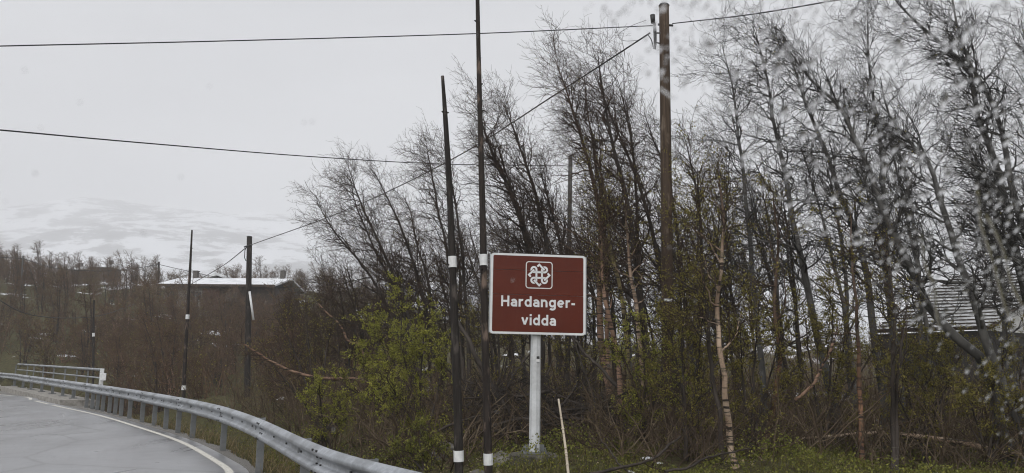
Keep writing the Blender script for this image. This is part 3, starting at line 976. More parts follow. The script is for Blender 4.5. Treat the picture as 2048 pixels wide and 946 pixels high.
# octagonal mast on a bolted foot and a concrete block
mb = MB()
mb.tube([(0, 0, 0.10), (0, 0, SZ0 + sign_h * 0.86)], [0.080, 0.070], 8); mb.build('mast', M['mast'], sign)
mb = MB()
mb.box((0, 0, 0.085), (0.34, 0.34, 0.022))
mb.build('base_plate', M['zinc_old'], sign, bevel=0.004)
mb = MB()
for a in range(4):
    t = math.radians(45 + 90 * a); mb.tube([(0.175 * math.cos(t), 0.175 * math.sin(t), 0.07), (0.175 * math.cos(t), 0.175 * math.sin(t), 0.165)], 0.016, 6)
    mb.tube([(0.175 * math.cos(t), 0.175 * math.sin(t), 0.097), (0.175 * math.cos(t), 0.175 * math.sin(t), 0.125)], 0.03, 6)
mb.build('anchor_bolts', M['zinc_old'], sign)['kind'] = 'stuff'
mb = MB()
for t in (0, 90, 180, 270):
    mb = MB(); mb.box((0.10 * math.cos(math.radians(t)), 0.10 * math.sin(math.radians(t)), 0.145), (0.07, 0.012, 0.10), rz=math.radians(t)); mb.build('gusset', M['zinc_old'], sign)
mb = MB(); mb.tube([(0, 0, -0.35), (0, 0, 0.055), (0, 0, 0.072)], [0.36, 0.35, 0.33], 9); M['footing'] = m_noise('mossy_concrete', [(0.3, (0.045, 0.042, 0.034)), (0.6, (0.13, 0.12, 0.10)), (0.8, (0.20, 0.19, 0.165))], 5, 0.9, bump=0.6, detail=8); mb.build('footing', M['footing'], sign)
mb = MB(); mb.box((0.020, -0.0785, SZ0 - 0.32), (0.040, 0.003, 0.035)); mb.build('sticker', M['bolt'], sign)
mb = MB(); mb.box((0.020, -0.0785, SZ0 - 0.362), (0.044, 0.003, 0.04)); mb.build('inspection_label', M['reflective'], sign)

# ------------------------------------------------------------------ snow poles
def wood(name, lo, hi, streak=None):
    m = Mat(name)
    v = m.coord((14, 14, 0.9)); v2 = m.coord((5, 5, 1.6))
    f = m.noise(v, 2.0, 6, 0.65, 0.3); g = m.noise(v2, 1.6, 5, 0.6)
    c = m.ramp(f, [(0.3, lo), (0.7, hi)])
    if streak: c = m.mix(m.ramp(g, [(0.56, 0.0), (0.68, 1.0)]), c, streak)
    ck = m.noise(m.coord((38, 38, 0.5)), 1.4, 4, 0.6)
    c = m.mix(m.ramp(ck, [(0.60, 0.0), (0.66, 0.85)]), c, (lo[0] * 0.4, lo[1] * 0.4, lo[2] * 0.4))
    m.color(c); m.set(0.8, 0, 0.25); m.bump(f, 0.7, 0.008)
    return m.m
M['pole_wood'] = wood('weathered_pole_wood', (0.011, 0.009, 0.008), (0.040, 0.034, 0.030), (0.085, 0.072, 0.064))
M['pole_bark'] = wood('peeling_pole_bark', (0.012, 0.009, 0.008), (0.044, 0.035, 0.030), (0.17, 0.125, 0.10))
M['utility_wood'] = wood('impregnated_pole_wood', (0.036, 0.024, 0.016), (0.095, 0.066, 0.046), (0.15, 0.115, 0.085))
M['grey_wood'] = wood('grey_pole_wood', (0.06, 0.06, 0.058), (0.13, 0.128, 0.122))

def snow_pole(label, Y, px, radii, bands, mat, knots=8, group='wooden snow poles along the verge'):
    pts = [at(x, y, Y) for x, y in px]
    # carried down into the ground
    d = (pts[-1] - pts[-2]).normalized(); g = gz(pts[-1].x, pts[-1].y)
    if pts[-1].z > g:
        pts.append(pts[-1] + d * ((pts[-1].z - g + 0.25) / -d.z)); radii = list(radii) + [radii[-1] * 1.02]
    root = empty('snow_pole', pts[-1]); O = pts[-1]
    tag(root, label, 'snow pole', group)
    n = 60
    P = smooth_path(pts, n)
    tt = np.concatenate([[0], np.cumsum([(pts[i + 1] - pts[i]).length for i in range(len(pts) - 1)])])
    R_ = np.interp(np.linspace(0, tt[-1], n), tt, np.array(radii) * Y / FPX)
    R_ = R_ * np.array([1 + 0.05 * noise.noise(Vector((i * 0.35, Y, 1))) for i in range(n)])
    mb = MB(); mb.tube([Vector(p) - O for p in P], list(R_), 10)
    mb.build('shaft', mat, root, smooth=True)
    kb = MB()
    for _ in range(knots):
        i = random.randint(2, n - 10); a = random.random() * 2 * PI
        p = Vector(P[i]) - O; dv = Vector((math.cos(a), math.sin(a), 0.25))
        kb.tube([p + dv * R_[i] * 0.7, p + dv * (R_[i] + random.uniform(0.008, 0.03))], [0.014, 0.008], 5)
    t_ = kb.build('knots', mat, root); t_['kind'] = 'stuff'
    for (ya, yb) in bands:
        za, zb = at(px[-1][0], ya, Y).z, at(px[-1][0], yb, Y).z
        ia = np.interp(za, P[::-1, 2], np.arange(n)[::-1]); ib = np.interp(zb, P[::-1, 2], np.arange(n)[::-1])
        pa = np.array([np.interp(ia, np.arange(n), P[:, k]) for k in range(3)]); pb = np.array([np.interp(ib, np.arange(n), P[:, k]) for k in range(3)])
        r = float(np.interp((ia + ib) / 2, np.arange(n), R_)) * 1.07 + 0.004
        bb = MB(); bb.tube([Vector(pa) - O, Vector(pb) - O], r, 14)
        bb.build('reflective_band', M['reflective'], root, smooth=False)
    return root
snow_pole('second tallest snow pole, dark and bent, its top cut off below the upper cable', 9.6,
          [(885, 152), (891, 240), (898, 360), (904, 500), (909, 640), (915, 800), (918, 945)], [3.4, 5, 6, 7, 8, 8.6, 8.6], [(513, 535), (901, 923)], M['pole_wood'])
snow_pole('tallest snow pole, reaching out of the top of the photo beside the brown sign', 9.7,
          [(954, -60), (957, 100), (961, 270), (966, 460), (969, 640), (973, 780), (977, 945)], [4, 4.6, 5.6, 6.6, 7.6, 7.6, 8], [(509, 531), (907, 930)], M['pole_bark'], 12)
snow_pole('thin dark snow pole behind the guardrail with two small white reflectors', 27.0,
          [(384, 460), (380, 540), (375, 634), (370, 720), (367, 790)], [1.6, 2.6, 3.2, 3.6, 3.8], [(629, 638), (771, 780)], M['pole_bark'], 5)
snow_pole('farthest snow pole, half hidden in scrub behind the bridge parapet', 38.0,
          [(188, 600), (187, 640), (187, 690), (186, 760)], [1.6, 2.0, 2.2, 2.2], [(666, 673)], M['pole_wood'], 2)

# ------------------------------------------------------------------ utility poles and their cables
M['cable'] = m_noise('black_cable', [(0.3, (0.018, 0.018, 0.019)), (0.7, (0.05, 0.05, 0.052))], 8, 0.6)
M['iron'] = m_noise('dark_fitting', [(0.3, (0.03, 0.03, 0.032)), (0.7, (0.10, 0.10, 0.10))], 12, 0.55, metal=0.5)
def utility_pole(label, Y, top, bottom, r_top, r_bot, mat, fittings=None):
    a, b = at(top[0], top[1], Y), at(bottom[0], bottom[1], Y)
    g = gz(b.x, b.y)
    d = (b - a).normalized()
    b2 = b + d * ((b.z - g + 0.3) / -d.z) if b.z > g - 0.3 else b
    root = empty('utility_pole', b2); tag(root, label, 'utility pole', 'utility poles of the overhead line')
    k = Y / FPX
    n = 12
    mb = MB(); mb.tube([a.lerp(b2, i / (n - 1)) - b2 for i in range(n)], [k * (r_top + (r_bot - r_top) * i / (n - 1)) for i in range(n)], 14)
    mb.build('shaft', mat, root, smooth=True)
    mb = MB(); mb.tube([a - b2 + Vector((0, 0, 0.004)), a - b2 + Vector((0, 0, 0.035))], [k * r_top * 1.12, k * r_top * 0.9], 12); mb.build('cap', M['iron'], root)
    return root, a, b2
p1, p1a, p1b = utility_pole('thick brown wooden utility pole standing among the birches right of the sign', 14.6, (1328, 12), (1336, 640), 10.5, 13.2, M['utility_wood'])
Y1 = 14.6
def rel(x, y, Y=Y1, dy=0.0): return at(x, y, Y + dy) - p1b
mb = MB()
mb.tube([rel(1308, 30), rel(1309, 62), rel(1310, 98)], [0.018, 0.024, 0.018], 8)
mb.tube([rel(1308, 66), rel(1330, 66)], 0.016, 6)
mb.tube([rel(1308, 84), rel(1326, 88)], 0.014, 6)
mb.build('cable_bracket', M['iron'], p1, smooth=True)
mb = MB(); mb.tube([rel(1305, 30), rel(1306, 46)], [0.05, 0.04], 8); mb.tube([rel(1316, 49), rel(1346, 51)], 0.022, 6, True)
mb.build('insulator', M['iron'], p1, smooth=True)
mb = MB()
mb.tube([Vector(p) for p in smooth_path([rel(1296, 70), rel(1302, 78), rel(1306, 92), rel(1309, 100), rel(1312, 90), rel(1312, 60), rel(1309, 40)], 20)], 0.010, 5)
mb.tube([Vector(p) for p in smooth_path([rel(1293, 40), rel(1262, 52), rel(1240, 66), rel(1238, 76), rel(1252, 82), rel(1280, 80)], 20)], 0.0045, 4)
mb.build('loose_wire_tail', M['cable'], p1, smooth=True)
mb = MB(); c = rel(1336, 600, Y1, -0.125); mb.box(tuple(c), (0.15, 0.012, 0.045)); mb.build('number_plate', M['reflective'], p1)

p2, p2a, p2b = utility_pole('dark utility pole rising from scrub behind the guardrail', 36.0, (499, 474), (494, 800), 5.2, 6.4, M['pole_wood'])
mb = MB()
q = lambda x, y: at(x, y, 35.9) - p2b
mb.tube([q(494, 492), q(490, 500), q(489, 515), q(492, 522)], 0.02, 5); mb.tube([q(488, 494), q(505, 489)], 0.035, 6)
mb.build('cable_bracket', M['iron'], p2)
mb = MB(); mb.tube([at(499, 583, 35.7) - p2b, at(507, 640, 35.7) - p2b], 0.05, 6); mb.build('pale_cable_guard', M['reflective'], p2, smooth=True)
p3, p3a, p3b = utility_pole('thin utility pole at the far left edge standing in hillside scrub', 72.0, (46, 512), (42, 585), 1.5, 1.8, M['grey_wood'])
p4, p4a, p4b = utility_pole('short distant utility pole beside the white roofed house', 82.0, (318, 524), (317, 560), 1.7, 1.9, M['pole_wood'])
p5, p5a, p5b = utility_pole('grey weathered utility pole hidden behind the birches above the sign', 27.0, (1141, 313), (1137, 560), 4.2, 5.2, M['grey_wood'])

def cable(label, pts, r, n=40, group='overhead cables'):
    P = smooth_path(pts, n)
    c = Vector(P[0])
    mb = MB(); mb.tube([Vector(p) - c for p in P], r, 5)
    o = mb.build('overhead_cable', M['cable'], smooth=True); o.location = c
    return tag(o, label, 'cable', group)
def ext(p, q, k): return p + (p - q) * k
A = at(1310, 51, Y1 - 0.1)
B0, B1, B2 = at(955, 67, 13.4), at(480, 81, 11.8), at(0, 92, 10.4)
cable('topmost cable, nearly level, from the thick utility pole across to the left edge', [A, B0, B1, B2, ext(B2, B1, 1.2)], 0.0095)
C0, C1 = at(1500, 29, 11.6), at(1680, -1, 9.6)
cable('cable rising from the thick utility pole to the top edge above the right trees', [at(1345, 47, Y1 - 0.1), C0, C1, ext(C1, C0, 0.8)], 0.010)
cable('steep cable running from the thick utility pole down to the pole in the scrub', [at(1300, 66, Y1), at(1120, 183, 17.5), at(905, 318, 22.0), at(690, 421, 28.0), at(507, 488, 35.9)], 0.016)
cable('lower sagging cable from the left edge to the hidden grey pole', [ext(at(0, 260, 12.0), at(300, 287, 15), 0.8), at(0, 260, 12.0), at(300, 287, 15.0), at(620, 313, 19.5), at(885, 328, 23.5), at(1139, 332, 27.0)], 0.0125)
cable('cable going down from the scrub pole to the white roofed house', [at(494, 494, 35.9), at(440, 535, 50), at(372, 574, 72)], 0.022)
cable('thin far cable meeting the thin utility pole at the left edge', [at(-40, 512, 68), at(0, 514.5, 70), at(46, 517, 72)], 0.030)
cable('thin far cable sagging between the two distant poles', [at(46, 517, 72), at(110, 536, 75), at(205, 542, 79), at(265, 537, 80), at(318, 529, 82)], 0.030)
cable('thin far cable from the short distant pole toward the house roof', [at(318, 529, 82), at(375, 542, 80), at(440, 556, 78)], 0.028)
cable('low slack cable looping over the scrub at the left edge', [at(-60, 560, 34), at(0, 601, 36), at(55, 628, 38), at(130, 636, 42), at(205, 630, 47), at(268, 608, 56)], 0.020)
cable('dark cable passing behind the right hand trees at mid height', [at(1141, 345, 27), at(1400, 392, 24), at(1807, 404, 21), at(1997, 411, 19.5), at(2200, 412, 18)], 0.011)

# ------------------------------------------------------------------ houses
M['snow_roof'] = m_noise('snowy_roof', [(0.3, (0.55, 0.57, 0.60)), (0.6, (0.80, 0.82, 0.85))], 1.2, 0.7)
M['render_wall'] = m_noise('pale_render', [(0.3, (0.15, 0.14, 0.125)), (0.7, (0.23, 0.215, 0.195))], 2, 0.85)
M['dark_boards'] = m_noise('dark_stained_boards', [(0.3, (0.032, 0.022, 0.016)), (0.7, (0.070, 0.050, 0.037))], 4, 0.75, obj_scale=(1, 1, 0.2))
M['red_boards'] = m_noise('red_boards', [(0.3, (0.06, 0.026, 0.018)), (0.7, (0.10, 0.042, 0.030))], 4, 0.75)
M['pane'] = m_noise('window_glass', [(0.3, (0.015, 0.017, 0.02)), (0.7, (0.03, 0.034, 0.04))], 2, 0.08, spec=0.7)
M['trim_white'] = m_noise('faded_trim', [(0.3, (0.16, 0.15, 0.14)), (0.7, (0.26, 0.25, 0.23))], 8, 0.6)
M['brick_dark'] = m_noise('dark_chimney', [(0.3, (0.05, 0.045, 0.04)), (0.7, (0.12, 0.11, 0.10))], 6, 0.8)

def window(parent, c, w, h, ny=-1):
    mb = MB(); t = 0.09
    mb.box((c[0] - w / 2, c[1], c[2]), (t, 0.10, h + t)); mb.box((c[0] + w / 2, c[1], c[2]), (t, 0.10, h + t))
    mb.box((c[0], c[1], c[2] + h / 2), (w - t, 0.10, t)); mb.box((c[0], c[1], c[2] - h / 2), (w - t, 0.10, t)); mb.box((c[0], c[1], c[2]), (0.06, 0.08, h - t))
    o = mb.build('window', M['trim_white'], parent)
    mb = MB(); mb.box((c[0], c[1] + 0.02, c[2]), (w - t, 0.03, h - t)); mb.build('pane', M['pane'], o)
    return o

# the white roofed house on the hill
YH = 76.0
h0 = at(327, 610, YH); k = YH / FPX
house = empty('house', (h0.x, h0.y, h0.z - 0.8), math.radians(-6))
tag(house, 'long low house on the hillside with a snow white roof and pale wall', 'house')
hl = 222 * k; base = -0.2; eave = (610 - 571) * k + 0.8; ridge = (610 - 551) * k + 0.8; dep = 7.0
mb = MB(); mb.box((hl * 0.21, dep / 2, (base + eave) / 2 - 1), (hl * 0.42, dep, eave - base + 2)); mb.build('wall', M['render_wall'], house)
mb = MB(); mb.box((hl * 0.71, dep / 2 + 0.25, (base + eave) / 2 - 1), (hl * 0.58 - 0.01, dep, eave - base + 2)); mb.build('boarded_wall', M['dark_boards'], house)
mb = MB(); mb.add([(0.0, 0.02, eave), (0.0, dep, eave), (0.0, dep / 2, ridge - 0.12), (0.2, 0.02, eave), (0.2, dep, eave), (0.2, dep / 2, ridge - 0.12)], [(0, 2, 1), (3, 4, 5), (0, 3, 5, 2), (1, 2, 5, 4)])
mb.build('gable', M['render_wall'], house)
mb = MB(); o_ = 0.55
for s_, yA in ((1, -o_), (-1, dep + o_)):
    mb.add([(-o_, yA, eave - 0.05), (hl + o_, yA, eave - 0.05), (hl + o_, dep / 2, ridge), (-o_, dep / 2, ridge),
            (-o_, yA, eave + 0.12), (hl + o_, yA, eave + 0.12), (hl + o_, dep / 2, ridge + 0.17), (-o_, dep / 2, ridge + 0.17)],
           [(0, 1, 2, 3), (7, 6, 5, 4), (0, 4, 5, 1), (1, 5, 6, 2), (3, 7, 4, 0)])
rf = mb.build('roof', M['snow_roof'], house)
mb = MB(); mb.box((hl * 0.5, -o_ - 0.03, eave + 0.0), (hl + 2 * o_, 0.05, 0.22)); mb.build('fascia', M['dark_boards'], rf)
mb = MB(); mb.box((hl * 0.11, dep / 2, ridge + 0.35), (0.42, 0.42, 0.85)); mb.box((hl * 0.11, dep / 2, ridge + 0.82), (0.54, 0.54, 0.10)); mb.build('chimney', M['brick_dark'], rf)
mb = MB(); mb.box((hl * 0.96, dep / 2, ridge + 0.5), (0.4, 0.4, 0.9)); mb.build('vent', M['brick_dark'], rf)
window(house, (hl * 0.30, -0.05, eave - 0.95), 1.1, 0.85)
window(house, (hl * 0.62, 0.20, eave - 1.0), 1.0, 0.8)
mb = MB(); mb.box((hl * 0.405, -0.04, eave - 1.25), (0.9, 0.10, 2.0)); mb.build('door', M['red_boards'], house)
mb = MB(); mb.box((hl * 0.455, 0.14, eave - 1.1), (1.2, 0.20, 2.0)); mb.build('red_panel', M['red_boards'], house)
mb = MB(); mb.box((hl * 0.085, 0.0, eave - 1.0), (0.5, 0.10, 1.2)); mb.build('shutter', M['dark_boards'], house)

# the gabled house behind it
YG = 100.0; g0 = at(398, 575, YG); k = YG / FPX
gb = empty('house', (g0.x, g0.y, g0.z), math.radians(0)); tag(gb, 'dark gable end of a second house behind the white roofed one', 'house')
gw = 72 * k; gh = 24 * k
mb = MB(); mb.add([(0, 0, -3), (gw, 0, -3), (gw, 0, gh * 0.45), (gw / 2, 0, gh), (0, 0, gh * 0.45), (0, 8, -3), (gw, 8, -3), (gw, 8, gh * 0.45), (gw / 2, 8, gh), (0, 8, gh * 0.45)],
                 [(0, 1, 2, 3, 4), (9, 8, 7, 6, 5), (0, 4, 9, 5), (1, 6, 7, 2)])
mb.build('wall', M['dark_boards'], gb)
mb = MB()
for sgn in (0, 1):
    xa = -0.5 if sgn == 0 else gw + 0.5
    mb.add([(xa, -0.5, gh * 0.42), (gw / 2, -0.5, gh + 0.03), (gw / 2, 8.5, gh + 0.03), (xa, 8.5, gh * 0.42), (xa, -0.5, gh * 0.42 + 0.28), (gw / 2, -0.5, gh + 0.34), (gw / 2, 8.5, gh + 0.34), (xa, 8.5, gh * 0.42 + 0.28)],
           [(0, 1, 2, 3), (7, 6, 5, 4), (0, 4, 5, 1), (2, 6, 7, 3), (0, 3, 7, 4)])
mb.build('roof', M['snow_roof'], gb)
window(gb, (gw / 2, -0.05, gh * 0.35), 1.4, 0.9)

# the far cabins on the crest
for (x, y, wpx, lab) in ((150, 546, 46, 'far low cabin with a snowy roof on the left crest'), (212, 541, 40, 'second far cabin with a long snowy roof right of the first')):
    Yc = 170.0; kk = Yc / FPX; c = at(x, y, Yc)
    f_ = empty('cabin', (c.x, c.y, c.z)); tag(f_, lab, 'cabin')
    w_ = wpx * kk
    mb = MB(); mb.box((0, 0, -0.9), (w_, 5, 2.6)); mb.build('wall', M['dark_boards'], f_)
    mb = MB(); mb.add([(-w_ / 2 - .5, -3.2, .35), (w_ / 2 + .5, -3.2, .35), (w_ / 2 + .5, 0, 1.4), (-w_ / 2 - .5, 0, 1.4), (-w_ / 2 - .5, 3.2, .35), (w_ / 2 + .5, 3.2, .35)], [(0, 1, 2, 3), (3, 2, 5, 4), (0, 3, 4), (1, 5, 2)])
    rr_ = mb.build('roof', M['snow_roof'], f_)
    mb = MB(); mb.box((w_ * 0.2, 0.2, 1.5), (0.7, 0.7, 1.4)); mb.build('chimney', M['brick_dark'], rr_)

# the cabin at the right with its tiled roof
M['roof_tile'] = m_noise('grey_roof_tile', [(0.3, (0.20, 0.202, 0.205)), (0.5, (0.33, 0.335, 0.34)), (0.70, (0.56, 0.575, 0.59))], 3.0, 0.6, detail=7)
YR = 33.0
eL, rL, rR, eR = at(1742, 662, YR), at(1910, 560, YR + 3.2), at(2130, 531, YR + 4.2), at(1985, 654, YR - 0.6)
cab = empty('cabin', (eL.x, eL.y, gz(eL.x, eL.y)), 0.0); tag(cab, 'dark cabin with a grey tiled roof behind the right hand trees', 'cabin')
O = Vector(cab.location)
u_ = eR - eL; v_ = rL - eL
# true parallelogram roof slope
v2 = ((rL - eL) + (rR - eR) * 1.0) * 0.5
nrm = u_.cross(v2).normalized()
if nrm.y > 0: nrm = -nrm
rows = 17; cols = 15
tb = MB()
for r in range(rows):
    for c in range(cols):
        off = 0.5 if r % 2 else 0.0
        ca, cb = (c + off) / (cols + 0.5), (c + off + 0.965) / (cols + 0.5)
        if r % 2 and c == cols - 1 and False: continue
        ra, rb = r / rows - 0.004, (r + 1.12) / rows
        j = random.uniform(-0.006, 0.008)
        base_ = lambda a, b, hgt: eL + u_ * a + v2 * b + nrm * hgt - O
        p = [base_(ca, ra, 0.085 + j), base_(cb, ra, 0.085 + j), base_(cb, rb, 0.012 + j), base_(ca, rb, 0.012 + j), base_(ca, ra, 0.022 + j), base_(cb, ra, 0.022 + j)]
        tb.add(p, [(0, 1, 2, 3), (4, 5, 1, 0), (4, 0, 3), (5, 2, 1)])
t_ = tb.build('tiles', M['roof_tile'], cab); t_['kind'] = 'stuff'
t_.data.materials.append(M['dark_boards'])                    # the bare butt edges below the snow dusted faces
t_.data.polygons.foreach_set('material_index', [1 if i % 4 == 1 else 0 for i in range(len(t_.data.polygons))])
dn = nrm * -0.10
mb = MB(); q4 = [eL, eR, eR + v2, eL + v2]
mb.add([p - O + nrm * 0.008 for p in q4] + [p - O + dn for p in q4], [(0, 1, 2, 3), (7, 6, 5, 4), (0, 4, 5, 1), (1, 5, 6, 2), (2, 6, 7, 3), (3, 7, 4, 0)])
mb.build('roof', M['dark_boards'], cab)
back = Vector((-u_.y, u_.x, 0)).normalized()
if back.y < 0: back = -back
depth_v = Vector((v2.x, v2.y, 0)) * 2
bs = lambda p, z: Vector((p.x, p.y, z)) - O
zb = O.z - 0.6
a0, a1 = eL + Vector((0.35, 0.3, -0.12)), eR + Vector((-0.12, 0.3, -0.12))
b0, b1 = a0 + depth_v, a1 + depth_v
mb = MB(); mb.add([bs(a0, zb), bs(a1, zb), bs(b1, zb), bs(b0, zb), a0 - O, a1 - O, b1 - O, b0 - O], [(0, 1, 5, 4), (1, 2, 6, 5), (2, 3, 7, 6), (3, 0, 4, 7), (4, 5, 6, 7)])
M['black_boards'] = m_noise('black_tarred_boards', [(0.3, (0.010, 0.009, 0.008)), (0.7, (0.026, 0.022, 0.019))], 4, 0.75, obj_scale=(1, 1, 0.2))
mb.build('wall', M['black_boards'], cab)
rt = a1 + v2 + Vector((0, 0, -0.05))
mb = MB(); g1 = a1 + Vector((0.03, 0, 0)); g2 = b1 + Vector((0.03, 0, 0)); g3 = Vector((rt.x + 0.03, rt.y, (eR + v2).z - 0.10))
mb.add([g1 - O, g2 - O, g3 - O, g1 - O - Vector((.02, 0, 0)), g2 - O - Vector((.02, 0, 0)), g3 - O - Vector((.02, 0, 0))], [(0, 1, 2), (5, 4, 3), (0, 2, 5, 3), (1, 4, 5, 2)])
M['pale_boards'] = m_noise('pale_gable_boards', [(0.3, (0.42, 0.42, 0.41)), (0.7, (0.56, 0.56, 0.55))], 4, 0.7)
mb.build('gable', M['pale_boards'], cab)

# ------------------------------------------------------------------ birches traced from the photograph
WL = (-0.10, 0, 0)
# --- windswept group left of the snow poles
traced('windswept bare birch, leftmost crown leaning left over the guardrail bend', 21.0,
       [([(850, 790), (815, 640), (768, 520), (722, 420), (690, 338)], 5), ([(838, 790), (790, 640), (730, 530), (672, 455), (640, 398)], 4.5), ([(846, 790), (800, 600), (742, 470), (712, 400), (702, 350)], 4)],
       wind=WL, limb=1.35, dens=0.95, leaves=500)
traced('slender windswept birch with fine red brown twigs left of the bent snow pole', 22.5,
       [([(880, 790), (850, 600), (815, 480), (780, 400), (752, 345)], 5), ([(886, 790), (862, 590), (838, 500), (822, 430), (806, 390)], 4)], wind=WL, limb=1.2, dens=0.9, leaves=600)
traced('many stemmed bare birch directly behind the bent snow pole', 20.0,
       [([(935, 800), (912, 640), (895, 500), (872, 380), (856, 290)], 5), ([(945, 800), (935, 620), (925, 480), (908, 360), (892, 280)], 5)], wind=WL, limb=1.25, leaves=500)
traced('dark trunked birch forking left just above the sign top left corner', 18.0,
       [([(1085, 820), (1075, 640), (1060, 500), (1024, 390), (985, 310), (952, 215)], 9), ([(1075, 640), (1062, 520), (1040, 430), (1010, 340), (985, 260)], 6)], wind=WL, limb=1.4, dens=1.0, leaves=300)
traced('tall twin birch behind the sign with an upright dark trunk', 18.5,
       [([(1120, 810), (1112, 640), (1098, 500), (1075, 400), (1042, 300), (1003, 205)], 8), ([(1130, 810), (1135, 640), (1120, 500), (1095, 400), (1075, 320)], 6)], wind=WL, limb=1.35, leaves=300)
traced('reddish birch with bare upper branches right above the sign', 17.0,
       [([(1235, 830), (1205, 700), (1200, 560), (1203, 430), (1180, 320), (1150, 220), (1112, 110)], 8), ([(1203, 430), (1190, 350), (1180, 280), (1170, 200), (1165, 150)], 5)],
       bark_mat='bark_pink', wind=WL, limb=1.35, leaves=350)
traced('tallest birch between sign and utility pole, leaning left with a dark stem', 16.5,
       [([(1310, 840), (1290, 700), (1272, 560), (1250, 430), (1222, 320), (1200, 210), (1188, 105)], 8.5), ([(1272, 560), (1268, 440), (1262, 330), (1248, 240), (1228, 160)], 6)], wind=WL, limb=1.35, leaves=350)
traced('dark birch crossing behind the utility pole with arching limbs', 17.5,
       [([(1365, 830), (1350, 680), (1320, 520), (1290, 400), (1255, 300), (1215, 200), (1196, 150)], 7), ([(1360, 830), (1358, 640), (1350, 480), (1330, 360), (1300, 270), (1285, 220)], 6)], wind=WL, limb=1.3, leaves=500)
# --- pale stems right of the sign
traced('pale pinkish birch stem curving right of the sign, first from the sign edge', 14.0,
       [([(1236, 800), (1232, 715), (1222, 660), (1206, 590), (1202, 540), (1200, 460), (1190, 380)], 6.5)], bark_mat='bark_pink', limb=0.9, dens=0.8, leaves=900, crown_from=0.5)
traced('mottled birch stem with yellow lichen, second from the sign edge', 14.5,
       [([(1262, 800), (1258, 690), (1250, 610), (1238, 545), (1222, 480), (1214, 400), (1205, 320)], 6.0)], bark_mat='bark_olive', limb=0.9, dens=0.8, leaves=900, crown_from=0.5)
traced('pale birch stem with dark scars, third from the sign edge', 14.0,
       [([(1302, 835), (1290, 770), (1278, 690), (1268, 620), (1256, 540), (1252, 470), (1246, 380)], 6.5)], bark_mat='bark_pale', limb=0.9, dens=0.8, leaves=1000, crown_from=0.5)
traced('white birch trunk banded with black scars, standing nearest right of the utility pole', 10.8,
       [([(1480, 960), (1462, 890), (1444, 790), (1436, 700), (1430, 640), (1429, 600), (1434, 540), (1442, 460), (1444, 390), (1438, 330)], 6.6)], bark_mat='bark_pale', limb=0.85, dens=0.85, leaves=1500, crown_from=0.4, leaf_size=0.024)
traced('dark branching stem rising from the white scarred trunk foot', 11.4,
       [([(1440, 850), (1425, 740), (1418, 640), (1408, 540), (1405, 440), (1398, 350)], 5)], limb=0.9, dens=0.8, leaves=1200, crown_from=0.3)
traced('birch with a bright orange peeling patch near its foot', 12.8,
       [([(1532, 900), (1537, 850), (1548, 790), (1552, 700), (1548, 600), (1556, 480), (1545, 380)], 5.5)], bark_mat='bark_orange', limb=0.9, dens=0.8, leaves=1300, crown_from=0.35)
traced('straight thin orange stem right of the orange peeling birch', 11.8,
       [([(1720, 900), (1719, 800), (1718, 700), (1716, 600), (1708, 500), (1700, 420)], 5)], bark_mat='bark_orange', limb=0.7, dens=0.7, leaves=900, crown_from=0.45)
traced('pair of thin black stems standing close together at lower right', 11.0,
       [([(1787, 960), (1785, 860), (1783, 760), (1788, 660), (1780, 560), (1770, 470)], 5), ([(1795, 960), (1794, 860), (1795, 760), (1802, 680), (1812, 600)], 4)], limb=0.8, dens=0.8, leaves=1100, crown_from=0.3)
# --- big grey birches at the right
GK = dict(bark_mat='bark_grey', twig_mat='grey_twig', wind=(-0.09, 0, 0.0), limb=1.2, limbs_per_m=3.5, dens=1.0)
traced('grey birch with the leftmost trunk of the right hand grove', 14.5,
       [([(1668, 820), (1640, 700), (1612, 560), (1600, 500), (1582, 423), (1564, 317), (1545, 238), (1537, 158), (1512, 60)], 9)], leaves=300, **GK)
traced('grey birch second in the grove, leaning left with a long bare limb', 14.0,
       [([(1770, 820), (1745, 640), (1722, 500), (1680, 396), (1654, 317), (1622, 240), (1590, 150), (1560, 60)], 9)], leaves=300, **GK)
traced('upright grey birch in the middle of the right hand grove', 15.0,
       [([(1800, 760), (1780, 560), (1775, 423), (1770, 296), (1759, 211), (1743, 106), (1743, 10)], 8)], leaves=200, **GK)
traced('thick grey birch whose trunk slants across the tiled cabin roof', 12.5,
       [([(2010, 880), (1985, 780), (1955, 710), (1910, 670), (1857, 610), (1830, 547), (1802, 490), (1765, 401), (1728, 296), (1685, 211), (1632, 158), (1585, 96)], 12)], leaves=150, **GK)
traced('grey birch with a trunk slanting left in front of the cabin gable', 12.0,
       [([(2062, 900), (2020, 790), (1985, 700), (1963, 638), (1931, 547), (1908, 470), (1886, 391), (1865, 327), (1823, 285), (1786, 240), (1764, 160)], 11)], leaves=150, **GK)
traced('big grey birch at the right edge with its top arching left', 12.0,
       [([(2110, 860), (2070, 680), (2038, 547), (2012, 440), (2000, 390), (1981, 301), (1950, 222), (1944, 148), (1891, 90), (1812, 21), (1770, -30)], 12)], leaves=100, **GK)
traced('grey birch cut by the right edge of the photo, top above the frame', 11.5,
       [([(2150, 860), (2110, 640), (2080, 500), (2048, 391), (2029, 280), (1997, 185), (1958, 120), (1928, 42), (1915, -40)], 11), ([(2080, 500), (2085, 380), (2070, 260), (2060, 140), (2040, 40)], 8)], leaves=100, **GK)
traced('slim grey birch between the leftmost grey trunk and the white scarred trunk', 15.5,
       [([(1530, 820), (1520, 680), (1510, 520), (1500, 400), (1490, 280), (1475, 170), (1455, 90)], 7)], leaves=400, **GK)
traced('thin brown birch just right of the utility pole, lower than its neighbours', 16.5,
       [([(1400, 830), (1396, 680), (1402, 540), (1395, 420), (1378, 320), (1362, 262)], 6.5), ([(1410, 830), (1425, 660), (1430, 520), (1445, 400), (1450, 300)], 5)], limb=1.2, leaves=700)

